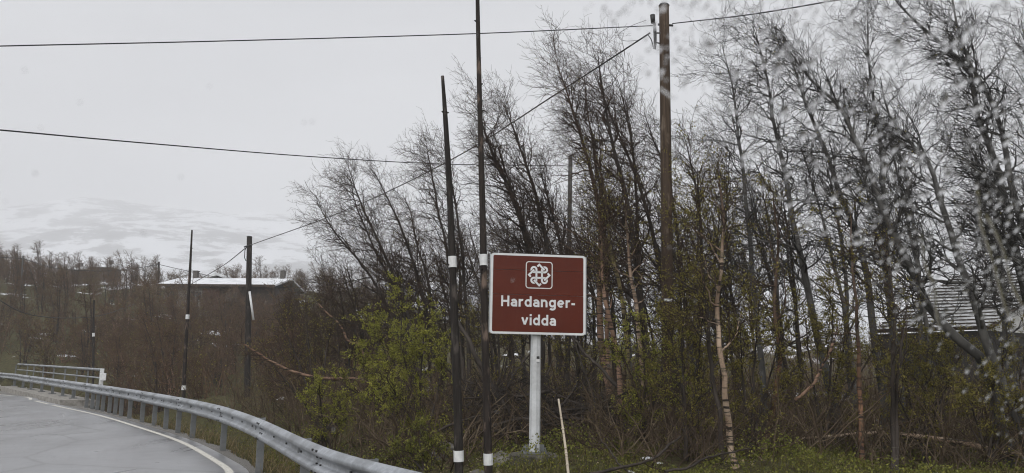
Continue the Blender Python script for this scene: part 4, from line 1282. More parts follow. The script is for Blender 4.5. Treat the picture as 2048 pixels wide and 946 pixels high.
# --- shrub-sized birches with fresh leaves
def shrub(label, d, foot, tips, leaves, rpx=2.6, leafm='leaf_fresh', limb=0.75, size=0.029, name='birch_shrub', **kw):
    st = [([foot, ((foot[0] * 0.55 + x * 0.45) + random.uniform(-8, 8), foot[1] * 0.5 + y * 0.5), (x, y)], rpx) for x, y in tips]
    kw = dict(dict(dens=0.75, fine=1.0, limbs_per_m=3.8, crown_from=0.12), **kw)
    return traced(label, d, st, leaves=int(leaves * 1.45), leaf_mat_=leafm, leaf_size=size, limb=limb, name=name, **kw)
shrub('large yellow green shrub in fresh leaf left of the bent snow pole', 15.0, (800, 850), [(745, 640), (800, 590), (845, 610), (885, 680), (715, 710), (680, 770), (770, 720)], 9500, limb=0.75)
shrub('green leafy shrub between the bent snow pole and the large yellow green shrub', 13.5, (850, 880), [(800, 690), (850, 660), (890, 720), (770, 760)], 5200, limb=0.7)
shrub('low bright green shrub just above the guardrail lap', 15.5, (650, 865), [(610, 800), (640, 770), (680, 800), (700, 830)], 3200, limb=0.45, size=0.028)
shrub('small dark green bush at the foot of the bent snow pole', 10.8, (850, 950), [(800, 880), (840, 850), (885, 880), (760, 910)], 3200, limb=0.4, leafm='leaf_ground', size=0.026)
shrub('olive shrub filling the gap under the sign panel, left of its mast', 15.5, (1010, 840), [(960, 620), (1000, 560), (1040, 640)], 2600, limb=0.8, leafm='leaf_olive')
shrub('thin olive shrub behind the sign mast at its right', 15.0, (1150, 850), [(1120, 700), (1165, 640), (1200, 700)], 1500, limb=0.8, leafm='leaf_olive')
shrub('leafy shrub with yellow buds below the pale birch stems', 13.0, (1290, 880), [(1240, 700), (1290, 660), (1340, 700), (1370, 760)], 4200, limb=0.75)
shrub('olive leafed shrub in front of the utility pole foot', 12.0, (1370, 900), [(1330, 620), (1370, 560), (1410, 600), (1400, 720)], 4200, limb=0.75, leafm='leaf_olive')
shrub('budding shrub between white scarred trunk and orange birch', 12.5, (1500, 900), [(1480, 640), (1520, 600), (1570, 660), (1590, 740)], 4400, limb=0.75, leafm='leaf_olive')
shrub('green shrub behind the straight thin orange stem', 13.5, (1650, 900), [(1610, 640), (1660, 600), (1700, 660), (1750, 700)], 5200, limb=0.8, leafm='leaf_olive')
shrub('green leafy shrub right of the pair of black stems', 13.0, (1850, 900), [(1810, 720), (1860, 690), (1910, 740), (1780, 760)], 4600, limb=0.75, leafm='leaf_olive')
shrub('dark shrub in the bottom right corner under the cabin wall', 12.0, (1980, 930), [(1930, 780), (1985, 740), (2040, 790)], 3200, limb=0.7, leafm='leaf_olive')
shrub('bare reddish shrub left of the large yellow green shrub', 19.0, (640, 850), [(560, 640), (610, 600), (660, 650), (520, 700)], 1600, limb=0.9, leafm='leaf_olive')
shrub('tall olive tinted shrub around the utility pole at mid height', 13.8, (1400, 860), [(1350, 430), (1400, 380), (1440, 420)], 3800, limb=0.9, leafm='leaf_olive')

shrub('brown budded shrub against the cabin wall, left half', 15.0, (1880, 860), [(1830, 700), (1880, 670), (1930, 700)], 3000, limb=0.85, leafm='leaf_olive')
shrub('brown budded shrub against the cabin wall, below the pale gable', 15.5, (2000, 860), [(1960, 690), (2010, 680), (2050, 700)], 2600, limb=0.85, leafm='leaf_olive')

# --- birches that fill the grove behind, made once and repeated
def fill_stems(h, n, lean, spread, r):
    out = []
    for k in range(n):
        a = rng.random() * 2 * PI; b = spread * (0.3 + rng.random())
        x0, y0 = 0.12 * math.cos(a), 0.12 * math.sin(a)
        x1, y1 = b * math.cos(a) * 0.5 - lean * 0.35, b * math.sin(a) * 0.5
        x2, y2 = b * math.cos(a) - lean, b * math.sin(a)
        hh = h * (0.75 + 0.25 * rng.random())
        out.append(([(x0, y0, -0.1), ((x0 + x1) / 2 + 0.05 * rng.normal(), (y0 + y1) / 2, hh * 0.27), (x1, y1, hh * 0.55), (x2, y2, hh)], r * (0.8 + 0.4 * rng.random())))
    return out
FILL = [birch(fill_stems(h, n, le, sp, r), (0, 0, 0), limb=1.25, wind=WL, leaves=lv, dens=0.85, fine=1.6, bark_mat=bm, twig_mat=tm, twig_r=0.0042)
        for h, n, le, sp, r, lv, bm, tm in ((6.2, 3, 0.9, 0.9, 0.055, 500, 'bark_dark', 'twig'), (5.2, 4, 0.8, 1.0, 0.045, 900, 'bark_dark', 'twig'),
                                            (7.0, 2, 1.0, 0.6, 0.065, 300, 'bark_grey', 'grey_twig'), (4.4, 5, 0.5, 1.1, 0.035, 1500, 'bark_olive', 'twig'))]
FILL_SPOTS = [  # pixel column, distance, kind, scale
    (600, 27, 1, .80), (655, 26, 3, .95), (700, 25, 1, .95), (745, 27, 0, .90), (800, 25, 3, 1.0), (830, 28, 0, .95), (880, 25, 1, 1.0), (925, 28, 0, 1.0), (960, 23, 3, 1.0),
    (1010, 26, 0, 1.05), (1050, 22, 1, 1.0), (1090, 28, 0, 1.15), (1150, 23, 1, 1.1), (1180, 27, 0, 1.2), (1230, 22, 0, 1.0), (1260, 28, 2, 1.15), (1310, 24, 0, 1.1), (1345, 20, 1, 1.0),
    (1390, 26, 2, 1.0), (1430, 21, 1, 1.05), (1470, 25, 0, 1.1), (1510, 20, 3, 1.1), (1560, 23, 2, 1.1), (1600, 19, 0, 1.05), (1650, 24, 2, 1.15), (1700, 20, 2, 1.1), (1745, 18, 3, 1.0),
    (1790, 23, 2, 1.15), (1850, 19, 2, 1.1), (1900, 22, 2, 1.15), (1960, 18, 2, 1.05), (2020, 20, 2, 1.15), (2070, 17, 2, 1.1), (2130, 20, 2, 1.1)]
FILL_SPOTS = [t for t in FILL_SPOTS if t[0] not in (1650, 1745, 1900, 1960, 2070)]
FILL_LABELS = [
    'small bare birch at the left end of the thicket, behind the pale curved limb',
    'olive budded birch behind the crooked pinkish stem',
    'bare birch at the back, between the crooked pinkish stem and the leftmost windswept crown',
    'bare birch at the back, under the leftmost windswept crown',
    'olive budded birch at the back, above the large yellow green shrub',
    "dark birch at the back, just left of the bent snow pole's upper half",
    'bare birch at the back, seen directly behind the bent snow pole',
    'dark birch at the back, seen in the gap between the two tall snow poles',
    'olive budded birch just behind the tallest snow pole at sign height',
    'bare birch at the back, behind the left half of the sign panel',
    "many stemmed birch close behind the sign panel's middle",
    'tall bare birch at the back, above the middle of the sign',
    "many stemmed birch just beyond the sign's right edge, behind the grey weathered pole",
    'tall birch at the back, behind the pinkish stem beside the sign',
    'bare birch behind the lichen mottled stem right of the sign',
    'grey barked birch at the back, left of the thick utility pole',
    'bare birch at the back, touching the left side of the thick utility pole',
    'many stemmed birch directly behind the thick utility pole',
    'grey barked birch at the back, between utility pole and white scarred trunk',
    'many stemmed birch close behind the white scarred trunk',
    "bare birch at the back, just right of the white scarred trunk's top",
    'olive budded birch left of the orange peeling birch, in the second row',
    'grey barked birch behind the orange peeling birch',
    'bare birch behind the leftmost grey trunk of the right grove',
    'grey barked birch directly behind the straight thin orange stem',
    'grey barked birch behind the pair of thin black stems',
    "grey barked birch in front of the cabin's left wall",
]
FILL_LABELS += ['grey barked birch in front of the right half of the tiled roof', 'grey barked birch at the back, cut by the right edge of the photo']
assert len(FILL_LABELS) == len(FILL_SPOTS), (len(FILL_LABELS), len(FILL_SPOTS))
for (x, d, kd, sc), lab in zip(FILL_SPOTS, FILL_LABELS):
    p = at(x, 730, d)
    plant('birch_tree', FILL[kd], (p.x, p.y, gz(p.x, p.y) - 0.1), lab, 'tree', 'birches of the back row', rz=rng.normal() * 0.5, sc=sc * (0.94 + 0.12 * rng.random()))

# --- low scrub birch covering the hillside
SCRUB = [birch(fill_stems(h, n, le, sp, r), (0, 0, 0), limb=0.95, wind=(-0.07, 0, 0), up=0.06, leaves=lv, leaf_size=0.05, dens=0.62, fine=0, bark_mat=bm, twig_mat='scrub_twig', twig_r=tr_, sides=5, crown_from=0.12, limbs_per_m=4.5)
         for h, n, le, sp, r, lv, bm, tr_ in ((3.4, 6, 0.4, 1.0, 0.035, 260, 'bark_dark', 0.0085), (4.2, 5, 0.6, 0.9, 0.04, 160, 'bark_dark', 0.008), (2.6, 8, 0.3, 1.1, 0.028, 420, 'bark_pink', 0.008),
                                              (3.8, 4, 0.5, 1.2, 0.04, 200, 'bark_pink', 0.0085), (3.0, 6, 0.3, 1.0, 0.03, 700, 'bark_olive', 0.0085), (5.0, 3, 0.5, 0.8, 0.05, 100, 'bark_dark', 0.009))]
def scrub_at(x, y, kd, sc, lab, g_):
    plant('scrub_birch', SCRUB[kd], (x, y, gz(x, y) - 0.12), lab, 'tree', g_, rz=rng.normal() * 0.6, sc=sc)
cnt = 0; tries = 0; spots = []
while cnt < 258 and tries < 9000:
    tries += 1
    d = 23 + 92 * rng.random() ** 1.25
    px = rng.uniform(-60, 820) if d > 30 else rng.uniform(180, 640)
    p = at(px, 700, d)
    q = float(signed_q(np.array([p.x]), np.array([p.y]))[0])
    if q < 1.6: continue
    along, across = (p.x + 17) * 0.62 + (p.y - 31) * 0.78, (p.x + 17) * 0.78 - (p.y - 31) * 0.62
    if abs(across) < 1.5 and along < 14: continue
    if any((p.x - a) ** 2 + (p.y - b) ** 2 < (0.55 + 0.012 * d) ** 2 for a, b in spots): continue
    hx, hy = p.x - house.location.x, p.y - house.location.y
    if -1.5 < hx < 13.5 and -2.5 < hy < 9: continue
    if abs(p.x - p2b.x) < 0.6 and abs(p.y - p2b.y) < 0.6: continue
    if any(abs(px - a) < 1.15 * FPX / d + 4 and d < b for a, b in ((497, 36.5), (373, 28), (187, 39))): continue
    spots.append((p.x, p.y)); cnt += 1
    kd = int(rng.integers(0, 6))
    sc = 0.62 + 0.52 * rng.random()
    if d < 34: sc *= 0.8
    if 50 < d < 76 and 290 < px < 600: sc = max(sc, 0.9) * 1.12
    zone = ('above the bridge parapet' if px < 190 else 'between bridge parapet and thin snow pole' if px < 370 else 'below the white roofed house' if px < 500 else 'right of the dark utility pole')
    row = ('low on the slope' if d < 42 else 'halfway up the slope' if d < 68 else 'high on the slope')
    lab, g_ = 'brown scrub birch %s, %s' % (row, zone), 'scrub birches %s, %s' % (row, zone)
    scrub_at(p.x, p.y, kd, sc, lab, g_)
# lone taller trees on the crest
for px, d, sc, kd, lab in ((62, 95, 1.25, 5, 'tallest lone tree on the left crest beside the thin utility pole'), (25, 100, 0.95, 1, 'bare tree on the crest at the far left edge'), (110, 112, 1.1, 5, 'bare crest tree before the first far cabin'),
                           (262, 108, 0.9, 1, 'small bare crest tree right of the far cabins'), (300, 92, 0.85, 3, 'bare bush-like tree beside the short distant pole'), (396, 78, 0.75, 5, 'slender bare sapling in front of the white roof'),
                           (462, 70, 0.85, 0, 'rounded brown bush at the right end of the white roof')):
    p = at(px, 700, d); scrub_at(p.x, p.y, kd, sc, lab, 'lone trees on the crest')

# the scrub beyond those one could count: one mass
def thicket():
    parts = []
    n = 5200
    px = rng.uniform(-80, 2120, n); d = 24 + 100 * rng.random(n) ** 1.2
    base = []
    for a, b in zip(px, d):
        if a > 760 and b < 30: continue
        if any(abs(a - c_) < 0.7 * FPX / b + 3 and b < e_ for c_, e_ in ((497, 36.5), (373, 28), (187, 39))): continue
        p = at(a, 700, b); base.append((p.x, p.y))
    base = np.array(base); q = signed_q(base[:, 0], base[:, 1]); base = base[q > 1.2]
    hx, hy = base[:, 0] - house.location.x, base[:, 1] - house.location.y
    base = base[~((hx > -1) & (hx < 13) & (hy > -2) & (hy < 9))]
    Z = ground_z(base[:, 0], base[:, 1])
    P0 = np.column_stack([base, Z - 0.05])
    N = len(P0); S = 4
    P = np.zeros((N, S + 1, 3)); P[:, 0] = P0
    dr = unit(np.column_stack([rng.normal(size=(N, 2)) * 0.35, np.ones(N)]))
    ln = 0.9 + 1.3 * rng.random(N)
    for k in range(S):
        dr = unit(dr + rng.normal(size=(N, 3)) * 0.16); P[:, k + 1] = P[:, k] + dr * (ln / S)[:, None]
    R_ = np.linspace(0.022, 0.008, S + 1)[None] * (0.7 + 0.6 * rng.random(N))[:, None]
    parts.append(tubes(P, R_, 3))
    L, LR = grow(P, R_, 7, 0.1, 1.0, 0.75, 0.7, 0.12, (-0.04, 0, 0), 3, 0.25, 0.6, 0.0075, 0.6, 0.4)
    parts.append(tubes(L, LR, 3))
    V, q_ = join(parts)
    o = link('scrub_thicket', mesh_np('scrub_thicket', V, q_, None, M['scrub_twig']))
    tag(o, 'mass of low brown brush filling the hillside between the scrub birches', 'brush', kind='stuff')
    lv = leaf_mesh(L, 26000, 0.06, 0.04, M['leaf_olive'], 'budding_leaves')
    o2 = link('budding_leaves', lv, o); o2['kind'] = 'stuff'
thicket()

# ------------------------------------------------------------------ ground cover, grass, stones, snow, dead wood
def scatter(n, px0, px1, d0, d1, qmin, qmax=1e9, pw=1.0):
    px = rng.uniform(px0, px1, n); d = d0 + (d1 - d0) * rng.random(n) ** pw
    v = np.array([tuple(ray(a, 720)) for a in np.linspace(px0, px1, 200)])
    tx = np.interp(px, np.linspace(px0, px1, 200), v[:, 0] / v[:, 1])
    x, y = tx * d, d
    q = signed_q(x, y)
    m = (q > qmin) & (q < qmax)
    return x[m], y[m], q[m]
def blades(name, x, y, h, w, lean, mat, label, cat):
    z = ground_z(x, y); n = len(x)
    a = rng.random(n) * 2 * PI; hh = h * (0.5 + rng.random(n)); ww = w * (0.7 + 0.6 * rng.random(n))
    sd = np.column_stack([np.cos(a), np.sin(a), np.zeros(n)]) * ww[:, None]
    ln = rng.normal(size=(n, 2)) * lean
    b = np.column_stack([x, y, z - 0.02])
    mid = b + np.column_stack([ln * hh[:, None] * 0.35, hh * 0.6]); tip = b + np.column_stack([ln * hh[:, None], hh * (1 - 0.3 * np.abs(ln).sum(1).clip(0, 2))])
    V = np.stack([b - sd, b + sd, mid + sd * 0.7, mid - sd * 0.7, tip], 1).reshape(-1, 3)
    i = np.arange(n)[:, None] * 5
    o = link(name, mesh_np(name, V, i + np.array([[0, 1, 2, 3]]), i + np.array([[3, 2, 4]]), mat, smooth=False))
    return tag(o, label, cat, kind='stuff')
def clumped(x, y, scale, thr):
    v = np.array([noise.noise(Vector((a * scale, b * scale, 5.0))) for a, b in zip(x, y)])
    return v > thr
x, y, q = scatter(52000, -100, 2200, 7.5, 27, 0.15, pw=1.3)
k = clumped(x, y, 0.55, -0.12) | (q < 1.6)
blades('grass', x[k], y[k], 0.17, 0.006, 0.55, M['grass'], 'short yellow green grass along the verge and between the shrubs', 'grass')
x, y, q = scatter(9000, 200, 1200, 7.0, 26, 0.12, 1.3, pw=1.0)
M['straw'] = leaf_mat('dead_grass', (0.17, 0.12, 0.06), (0.28, 0.21, 0.11), (0.38, 0.30, 0.17))
blades('dead_grass', x, y, 0.30, 0.005, 0.7, M['straw'], 'dry straw coloured grass leaning along the back of the guardrail', 'grass')
def leafy_cover():
    x, y, q = scatter(120000, -50, 2200, 8.0, 22, 0.7, pw=1.35)
    k = clumped(x, y, 0.7, -0.16)
    x, y = x[k], y[k]; n = len(x)
    hmp = np.array([max(0, noise.noise(Vector((a * 0.7, b * 0.7, 5.0)))) for a, b in zip(x, y)])
    z = ground_z(x, y) + rng.random(n) * (0.10 + 0.75 * hmp)
    P = np.stack([np.column_stack([x, y, z]), np.column_stack([x, y, z + 0.02])], 1)
    # leaves at the points themselves
    ax = unit(rng.normal(size=(n, 3)) + np.array([0, 0, 0.4])); rd = rng.normal(size=(n, 3)); sd = unit(np.cross(ax, rd)); nm = np.cross(ax, sd)
    s = (0.030 * (0.6 + 0.9 * rng.random(n)))[:, None]; c = P[:, 0]
    V = np.stack([c, c + ax * s * 0.5 + sd * s * 0.34 + nm * s * 0.12, c + ax * s, c + ax * s * 0.5 - sd * s * 0.34 + nm * s * 0.12], 1).reshape(-1, 3)
    b = np.arange(n)[:, None] * 4
    t = np.concatenate([b + np.array([[0, 1, 2]]), b + np.array([[0, 2, 3]])], 1).reshape(-1, 3)
    o = link('ground_cover', mesh_np('ground_cover', V, None, t, M['leaf_ground'], smooth=False))
    tag(o, 'low green dwarf shrubs and herbs carpeting the ground under the birches', 'ground cover', kind='stuff')
leafy_cover()

def undergrowth():
    """Bare whippy stems and fallen sticks under the trees."""
    x, y, q = scatter(4600, 420, 2200, 11.5, 25, 1.8, pw=1.0)
    k = ~((np.abs(x - 0.35) < 0.75) & (y < 12.6)); x, y = x[k], y[k]
    n = len(x); P0 = np.column_stack([x, y, ground_z(x, y) - 0.03]); S = 4
    P = np.zeros((n, S + 1, 3)); P[:, 0] = P0
    dr = unit(np.column_stack([rng.normal(size=(n, 2)) * 0.55, 0.9 * np.ones(n)])); ln = 0.5 + 1.1 * rng.random(n)
    for k in range(S):
        dr = unit(dr + rng.normal(size=(n, 3)) * 0.2); P[:, k + 1] = P[:, k] + dr * (ln / S)[:, None]
    R_ = np.linspace(0.011, 0.005, S + 1)[None] * (0.6 + 0.8 * rng.random(n))[:, None]
    L_, LR = grow(P, R_, 5, 0.15, 1.0, 0.45, 0.75, 0.1, (-0.04, 0, 0), 3, 0.25, 0.65, 0.0042, 0.6, 0.4)
    V, q_ = join([tubes(P, R_, 4), tubes(L_, LR, 3)])
    M['under_twig'] = m_noise('undergrowth_twig', [(0.3, (0.050, 0.036, 0.025)), (0.55, (0.12, 0.088, 0.060)), (0.75, (0.24, 0.19, 0.13))], 2.2, 0.8, spec=0.15)
    o = link('undergrowth', mesh_np('undergrowth', V, q_, None, M['under_twig']))
    tag(o, 'tangle of bare dark stems under the birches behind the sign', 'undergrowth', kind='stuff')
    lv = leaf_mesh(L_, 22000, 0.026, 0.03, M['leaf_olive'], 'undergrowth_leaves')
    o2 = link('budding_leaves', lv, o); o2['kind'] = 'stuff'
undergrowth()

def brush_pile():
    parts = []; n = 170
    P = np.zeros((n, 7, 3)); Rr = np.zeros((n, 7))
    for i in range(n):
        px = random.uniform(930, 1230); d = random.uniform(13.2, 16.0)
        p = at(px, 730, d); z0 = gz(p.x, p.y)
        a = random.gauss(PI * (0.1 if random.random() < .5 else 0.9), 0.5); el = random.gauss(0.25, 0.3); L_ = random.uniform(0.9, 2.4)
        dv = np.array([math.cos(a) * math.cos(el), 0.5 * math.sin(a) * math.cos(el), math.sin(el)])
        q = np.array([p.x, p.y, z0 + random.random() * 0.85])
        q = q - dv * L_ * 0.5
        q[2] = max(q[2], z0)
        for k in range(7):
            P[i, k] = q; q = q + dv * L_ / 6; dv = unit(dv + rng.normal(size=3) * 0.13)
        r = random.choice([0.008, 0.01, 0.013, 0.018, 0.026, 0.035])
        Rr[i] = np.linspace(r, r * 0.45, 7)
    parts.append(tubes(P, Rr, 6))
    L_, LR = grow(P, Rr, 6, 0.2, 1.0, 0.55, 0.7, 0.0, (0, 0, 0), 4, 0.25, 0.6, 0.0045, 0.6, 0.3); parts.append(tubes(L_, LR, 3))
    V, q_ = join(parts)
    o = link('brush_pile', mesh_np('brush_pile', V, q_, None, M['bark_dark']))
    tag(o, 'dark heap of fallen branches and brushwood behind the sign mast', 'brushwood', kind='stuff')
brush_pile()

M['rock'] = m_noise('lichen_rock', [(0.3, (0.06, 0.056, 0.05)), (0.55, (0.16, 0.15, 0.135)), (0.75, (0.28, 0.27, 0.25))], 4.0, 0.9, bump=0.7, bd=0.03, detail=8)
def rock(label, px, py, d, w, h, group='boulders in the verge'):
    p = at(px, py, d); g = gz(p.x, p.y)
    me = bpy.data.meshes.new('boulder')
    import bmesh
    bm = bmesh.new(); bmesh.ops.create_icosphere(bm, subdivisions=3, radius=1.0)
    sd = Vector((px, py, d))
    for v in bm.verts:
        k = 1 + 0.30 * noise.noise(v.co * 1.1 + sd) + 0.12 * noise.noise(v.co * 3.0 + sd)
        v.co = Vector((v.co.x * w / 2 * k, v.co.y * w * 0.45 * k, v.co.z * h * 0.62 * k))
    bm.to_mesh(me); bm.free(); me.materials.append(M['rock'])
    me.polygons.foreach_set("use_smooth", [False] * len(me.polygons))
    o = link('boulder', me); o.location = (p.x, p.y, max(g, p.z) if p.z - g < 0.25 else g + 0.05); o.rotation_euler = (0, 0, px * 0.1)
    return tag(o, label, 'rock', group)
rock('pale rounded boulder right of the foot of the tallest snow pole', 1003, 876, 12.0, 0.34, 0.22)
rock('dark boulder in the shrubs left of the bent snow pole', 890, 850, 13.0, 0.42, 0.28)
rock('small grey stone in the grass between the two tall snow poles and the sign footing', 955, 915, 10.8, 0.30, 0.18)
rock('small stone in dry grass behind the guardrail post', 592, 925, 10.6, 0.22, 0.15)
rock('grey boulder half hidden under the grove right of the orange stem', 1765, 735, 17.0, 0.7, 0.45)

M['snow'] = m_noise('old_snow', [(0.3, (0.52, 0.54, 0.57)), (0.6, (0.80, 0.82, 0.85))], 5.0, 0.7, bump=0.4, bd=0.02)
def snow_patches():
    V, Q = [], []
    spots_ = [(1292, 893, 12.0, .26), (1318, 898, 11.8, .16), (1276, 912, 11.2, .18), (1262, 925, 10.8, .14), (1300, 915, 11.2, .12), (1215, 765, 22, .7), (1560, 895, 13.5, .2), (1640, 870, 15, .3), (1898, 892, 12.5, .3), (1870, 905, 12, .22), (1935, 888, 12.7, .2),
              (1620, 640, 42, 3.5), (1500, 650, 45, 3.0), (1290, 660, 44, 2.6), (1700, 655, 40, 2.5), (720, 730, 30, 1.6), (640, 735, 29, 1.2), (590, 745, 27, 1.0), (1120, 690, 40, 2.0), (860, 690, 36, 2.0),
              (150, 572, 96, 5.0), (240, 590, 84, 2.6), (430, 612, 66, 2.6), (385, 618, 62, 2.2), (460, 622, 60, 2.0), (330, 612, 72, 1.5), (275, 572, 96, 2.2)]
    for px, py, d, w in spots_:
        p = at(px, py, d); n = 14; base = len(V)
        for ri, rr in enumerate((0.0, 0.45, 0.8, 1.0)):
            for a in range(n):
                th = 2 * PI * a / n
                k = 1 + 0.45 * noise.noise(Vector((math.cos(th) * 1.3, math.sin(th) * 1.3, px * 0.37)))
                x_, y_ = p.x + math.cos(th) * rr * w * 0.5 * k, p.y + math.sin(th) * rr * w * 0.42 * k
                V.append((x_, y_, gz(x_, y_) + (0.10 * (1 - rr ** 2) * min(1.5, w + 0.3) - 0.03) + (0.12 if d > 25 else 0)))
        for ri in range(3):
            for a in range(n):
                Q.append((base + ri * n + a, base + ri * n + (a + 1) % n, base + (ri + 1) * n + (a + 1) % n, base + (ri + 1) * n + a))
    o = link('snow', mesh_np('snow', V, Q, None, M['snow'])); tag(o, 'last patches of old snow lying among the scrub', 'snow', kind='stuff')
snow_patches()

def limb_thing(name, label, cat, pts, r0, r1, mat, n=26, twigs=0, group=None):
    P = smooth_path(pts, n); O_ = P[0].copy()
    P = P + np.cumsum(rng.normal(size=P.shape) * 0.008, 0)
    R_ = np.linspace(r0, r1, n) * (1 + 0.12 * rng.normal(size=n) * 0.5)
    V, q_ = tubes((P - O_)[None], R_[None], 8)
    root = empty(name, O_); tag(root, label, cat, group)
    link('stem', mesh_np('stem', V, q_, None, M[mat]), root)
    if twigs:
        L_, LR = grow(P[None], R_[None], twigs, 0.25, 1.0, 0.6, 0.8, 0.1, (-0.05, 0, 0), 5, 0.2, 0.4, 0.005, 0.4, 0.3)
        L2, LR2 = grow(L_, LR, 5, 0.2, 1.0, 0.3, 0.7, 0.08, (-0.05, 0, 0), 3, 0.2, 0.6, 0.004, 0.6, 0.3)
        V, q_ = join([tubes(L_ - O_, LR, 4), tubes(L2 - O_, LR2, 3)]); link('twigs', mesh_np('twigs', V, q_, None, M['twig']), root)
    return root
limb_thing('fallen_branch', 'pale pink curved birch limb reaching left over the scrub toward the dark utility pole', 'branch',
           [at(745, 800, 19.5), at(738, 770, 19.3), at(706, 757, 19), at(650, 756, 18.8), at(590, 742, 18.6), at(545, 722, 18.4), at(510, 698, 18.2), at(484, 682, 18)], 0.050, 0.016, 'bark_pink', twigs=12)
limb_thing('leaning_stem', 'crooked pinkish birch stem slanting above the pale curved limb', 'branch',
           [at(760, 770, 20.5), at(735, 722, 20.3), at(718, 690, 20.2), at(700, 684, 20.2), at(682, 650, 20), at(655, 625, 20), at(634, 606, 20)], 0.040, 0.014, 'bark_pink', twigs=12)
limb_thing('leaning_stem', 'thick dark dead limb slanting between the two tall snow poles', 'branch',
           [at(912, 640, 14.2), at(932, 672, 14), at(952, 715, 13.8), at(980, 770, 13.6), at(1000, 830, 13.5)], 0.030, 0.06, 'bark_dark')
limb_thing('leaning_stem', 'dark bare limb slanting down to the right of the sign mast', 'branch',
           [at(1140, 670, 14.6), at(1175, 705, 14.4), at(1210, 735, 14.2), at(1250, 775, 14.0)], 0.022, 0.035, 'bark_dark')
limb_thing('fallen_log', 'long white birch log lying on the ground at lower right', 'log',
           [at(1570, 880, 13.6), at(1640, 872, 13.4), at(1740, 866, 13.2), at(1830, 870, 13.0), at(1930, 885, 12.7), at(2000, 905, 12.4), at(2080, 912, 12.2)], 0.018, 0.050, 'bark_pale')
limb_thing('leaning_stem', 'curved pale branch rising left of the straight thin orange stem', 'branch',
           [at(1590, 800, 12.6), at(1620, 775, 12.6), at(1640, 735, 12.6), at(1658, 700, 12.6), at(1668, 650, 12.7)], 0.026, 0.014, 'bark_pink', twigs=5)
# the stick that leans beside the sign
M['stick'] = bark('bleached_stick', (0.40, 0.34, 0.26), (0.62, 0.55, 0.45), (0.16, 0.12, 0.09), 0.02)
st_pts = [at(1117, 798, 10.2), at(1124, 845, 10.1), at(1131, 895, 10.0), at(1137, 950, 9.9)]
d_ = (st_pts[-1] - st_pts[-2]).normalized(); st_pts.append(st_pts[-1] + d_ * max(0.1, (st_pts[-1].z - gz(st_pts[-1].x, st_pts[-1].y) + 0.08) / -d_.z))
stick = empty('marker_stick', st_pts[-1]); tag(stick, 'thin bleached stick with joints leaning upright right of the sign mast', 'stick')
mb = MB(); mb.tube([Vector(p) - st_pts[-1] for p in smooth_path(st_pts, 16)], list(np.linspace(0.012, 0.019, 16)), 8); mb.build('stem', M['stick'], stick, smooth=True)
mb = MB()
for f_ in (0.34, 0.60, 0.72):
    p = Vector(np.array(smooth_path(st_pts, 100))[int(f_ * 99)]) - st_pts[-1]; mb.tube([p - d_ * 0.012, p, p + d_ * 0.012], [0.016, 0.022, 0.017], 8)
mb.build('joints', M['stick'], stick, smooth=True)['kind'] = 'stuff'

def litter():
    x, y, q = scatter(16000, 300, 2200, 8.0, 17, 0.5, pw=1.2)
    k = clumped(x, y, 0.9, -0.05); x, y = x[k], y[k]; n = len(x)
    c = np.column_stack([x, y, ground_z(x, y) + 0.015 + 0.02 * rng.random(n)])
    ax = unit(rng.normal(size=(n, 3)) * np.array([1, 1, 0.35])); sd = unit(np.cross(ax, np.array([0, 0, 1.0]) + 0.3 * rng.normal(size=(n, 3)))); nm = np.cross(ax, sd)
    s_ = (0.035 * (0.5 + rng.random(n)))[:, None]
    V = np.stack([c, c + ax * s_ * 0.5 + sd * s_ * 0.36 + nm * s_ * 0.15, c + ax * s_, c + ax * s_ * 0.5 - sd * s_ * 0.36 + nm * s_ * 0.15], 1).reshape(-1, 3)
    b = np.arange(n)[:, None] * 4
    t = np.concatenate([b + np.array([[0, 1, 2]]), b + np.array([[0, 2, 3]])], 1).reshape(-1, 3)
    m = leaf_mat('dead_birch_leaf', (0.16, 0.10, 0.05), (0.34, 0.27, 0.16), (0.52, 0.47, 0.36))
    tag(link('leaf_litter', mesh_np('leaf_litter', V, None, t, m, smooth=False)), 'pale dead leaves strewn over the ground under the birches', 'leaf litter', kind='stuff')
litter()
limb_thing('fallen_branch', 'black forked branch lying low in front of the grove, right of the bleached stick', 'branch',
           [at(1180, 950, 9.6), at(1245, 938, 9.7), at(1300, 920, 9.9), at(1345, 893, 10.2), at(1362, 880, 10.4)], 0.020, 0.014, 'bark_dark', twigs=6)
limb_thing('fallen_branch', 'thin black branch rising from the grass beside the bleached stick', 'branch',
           [at(1262, 948, 9.7), at(1240, 925, 9.8), at(1222, 900, 10.0), at(1208, 880, 10.2)], 0.013, 0.007, 'bark_dark', twigs=4)
limb_thing('fallen_branch', 'bare dark branch bending along the bottom edge below the white scarred trunk', 'branch',
           [at(1330, 945, 9.6), at(1390, 930, 9.8), at(1440, 905, 10.2), at(1500, 890, 10.6)], 0.016, 0.010, 'bark_dark', twigs=8)

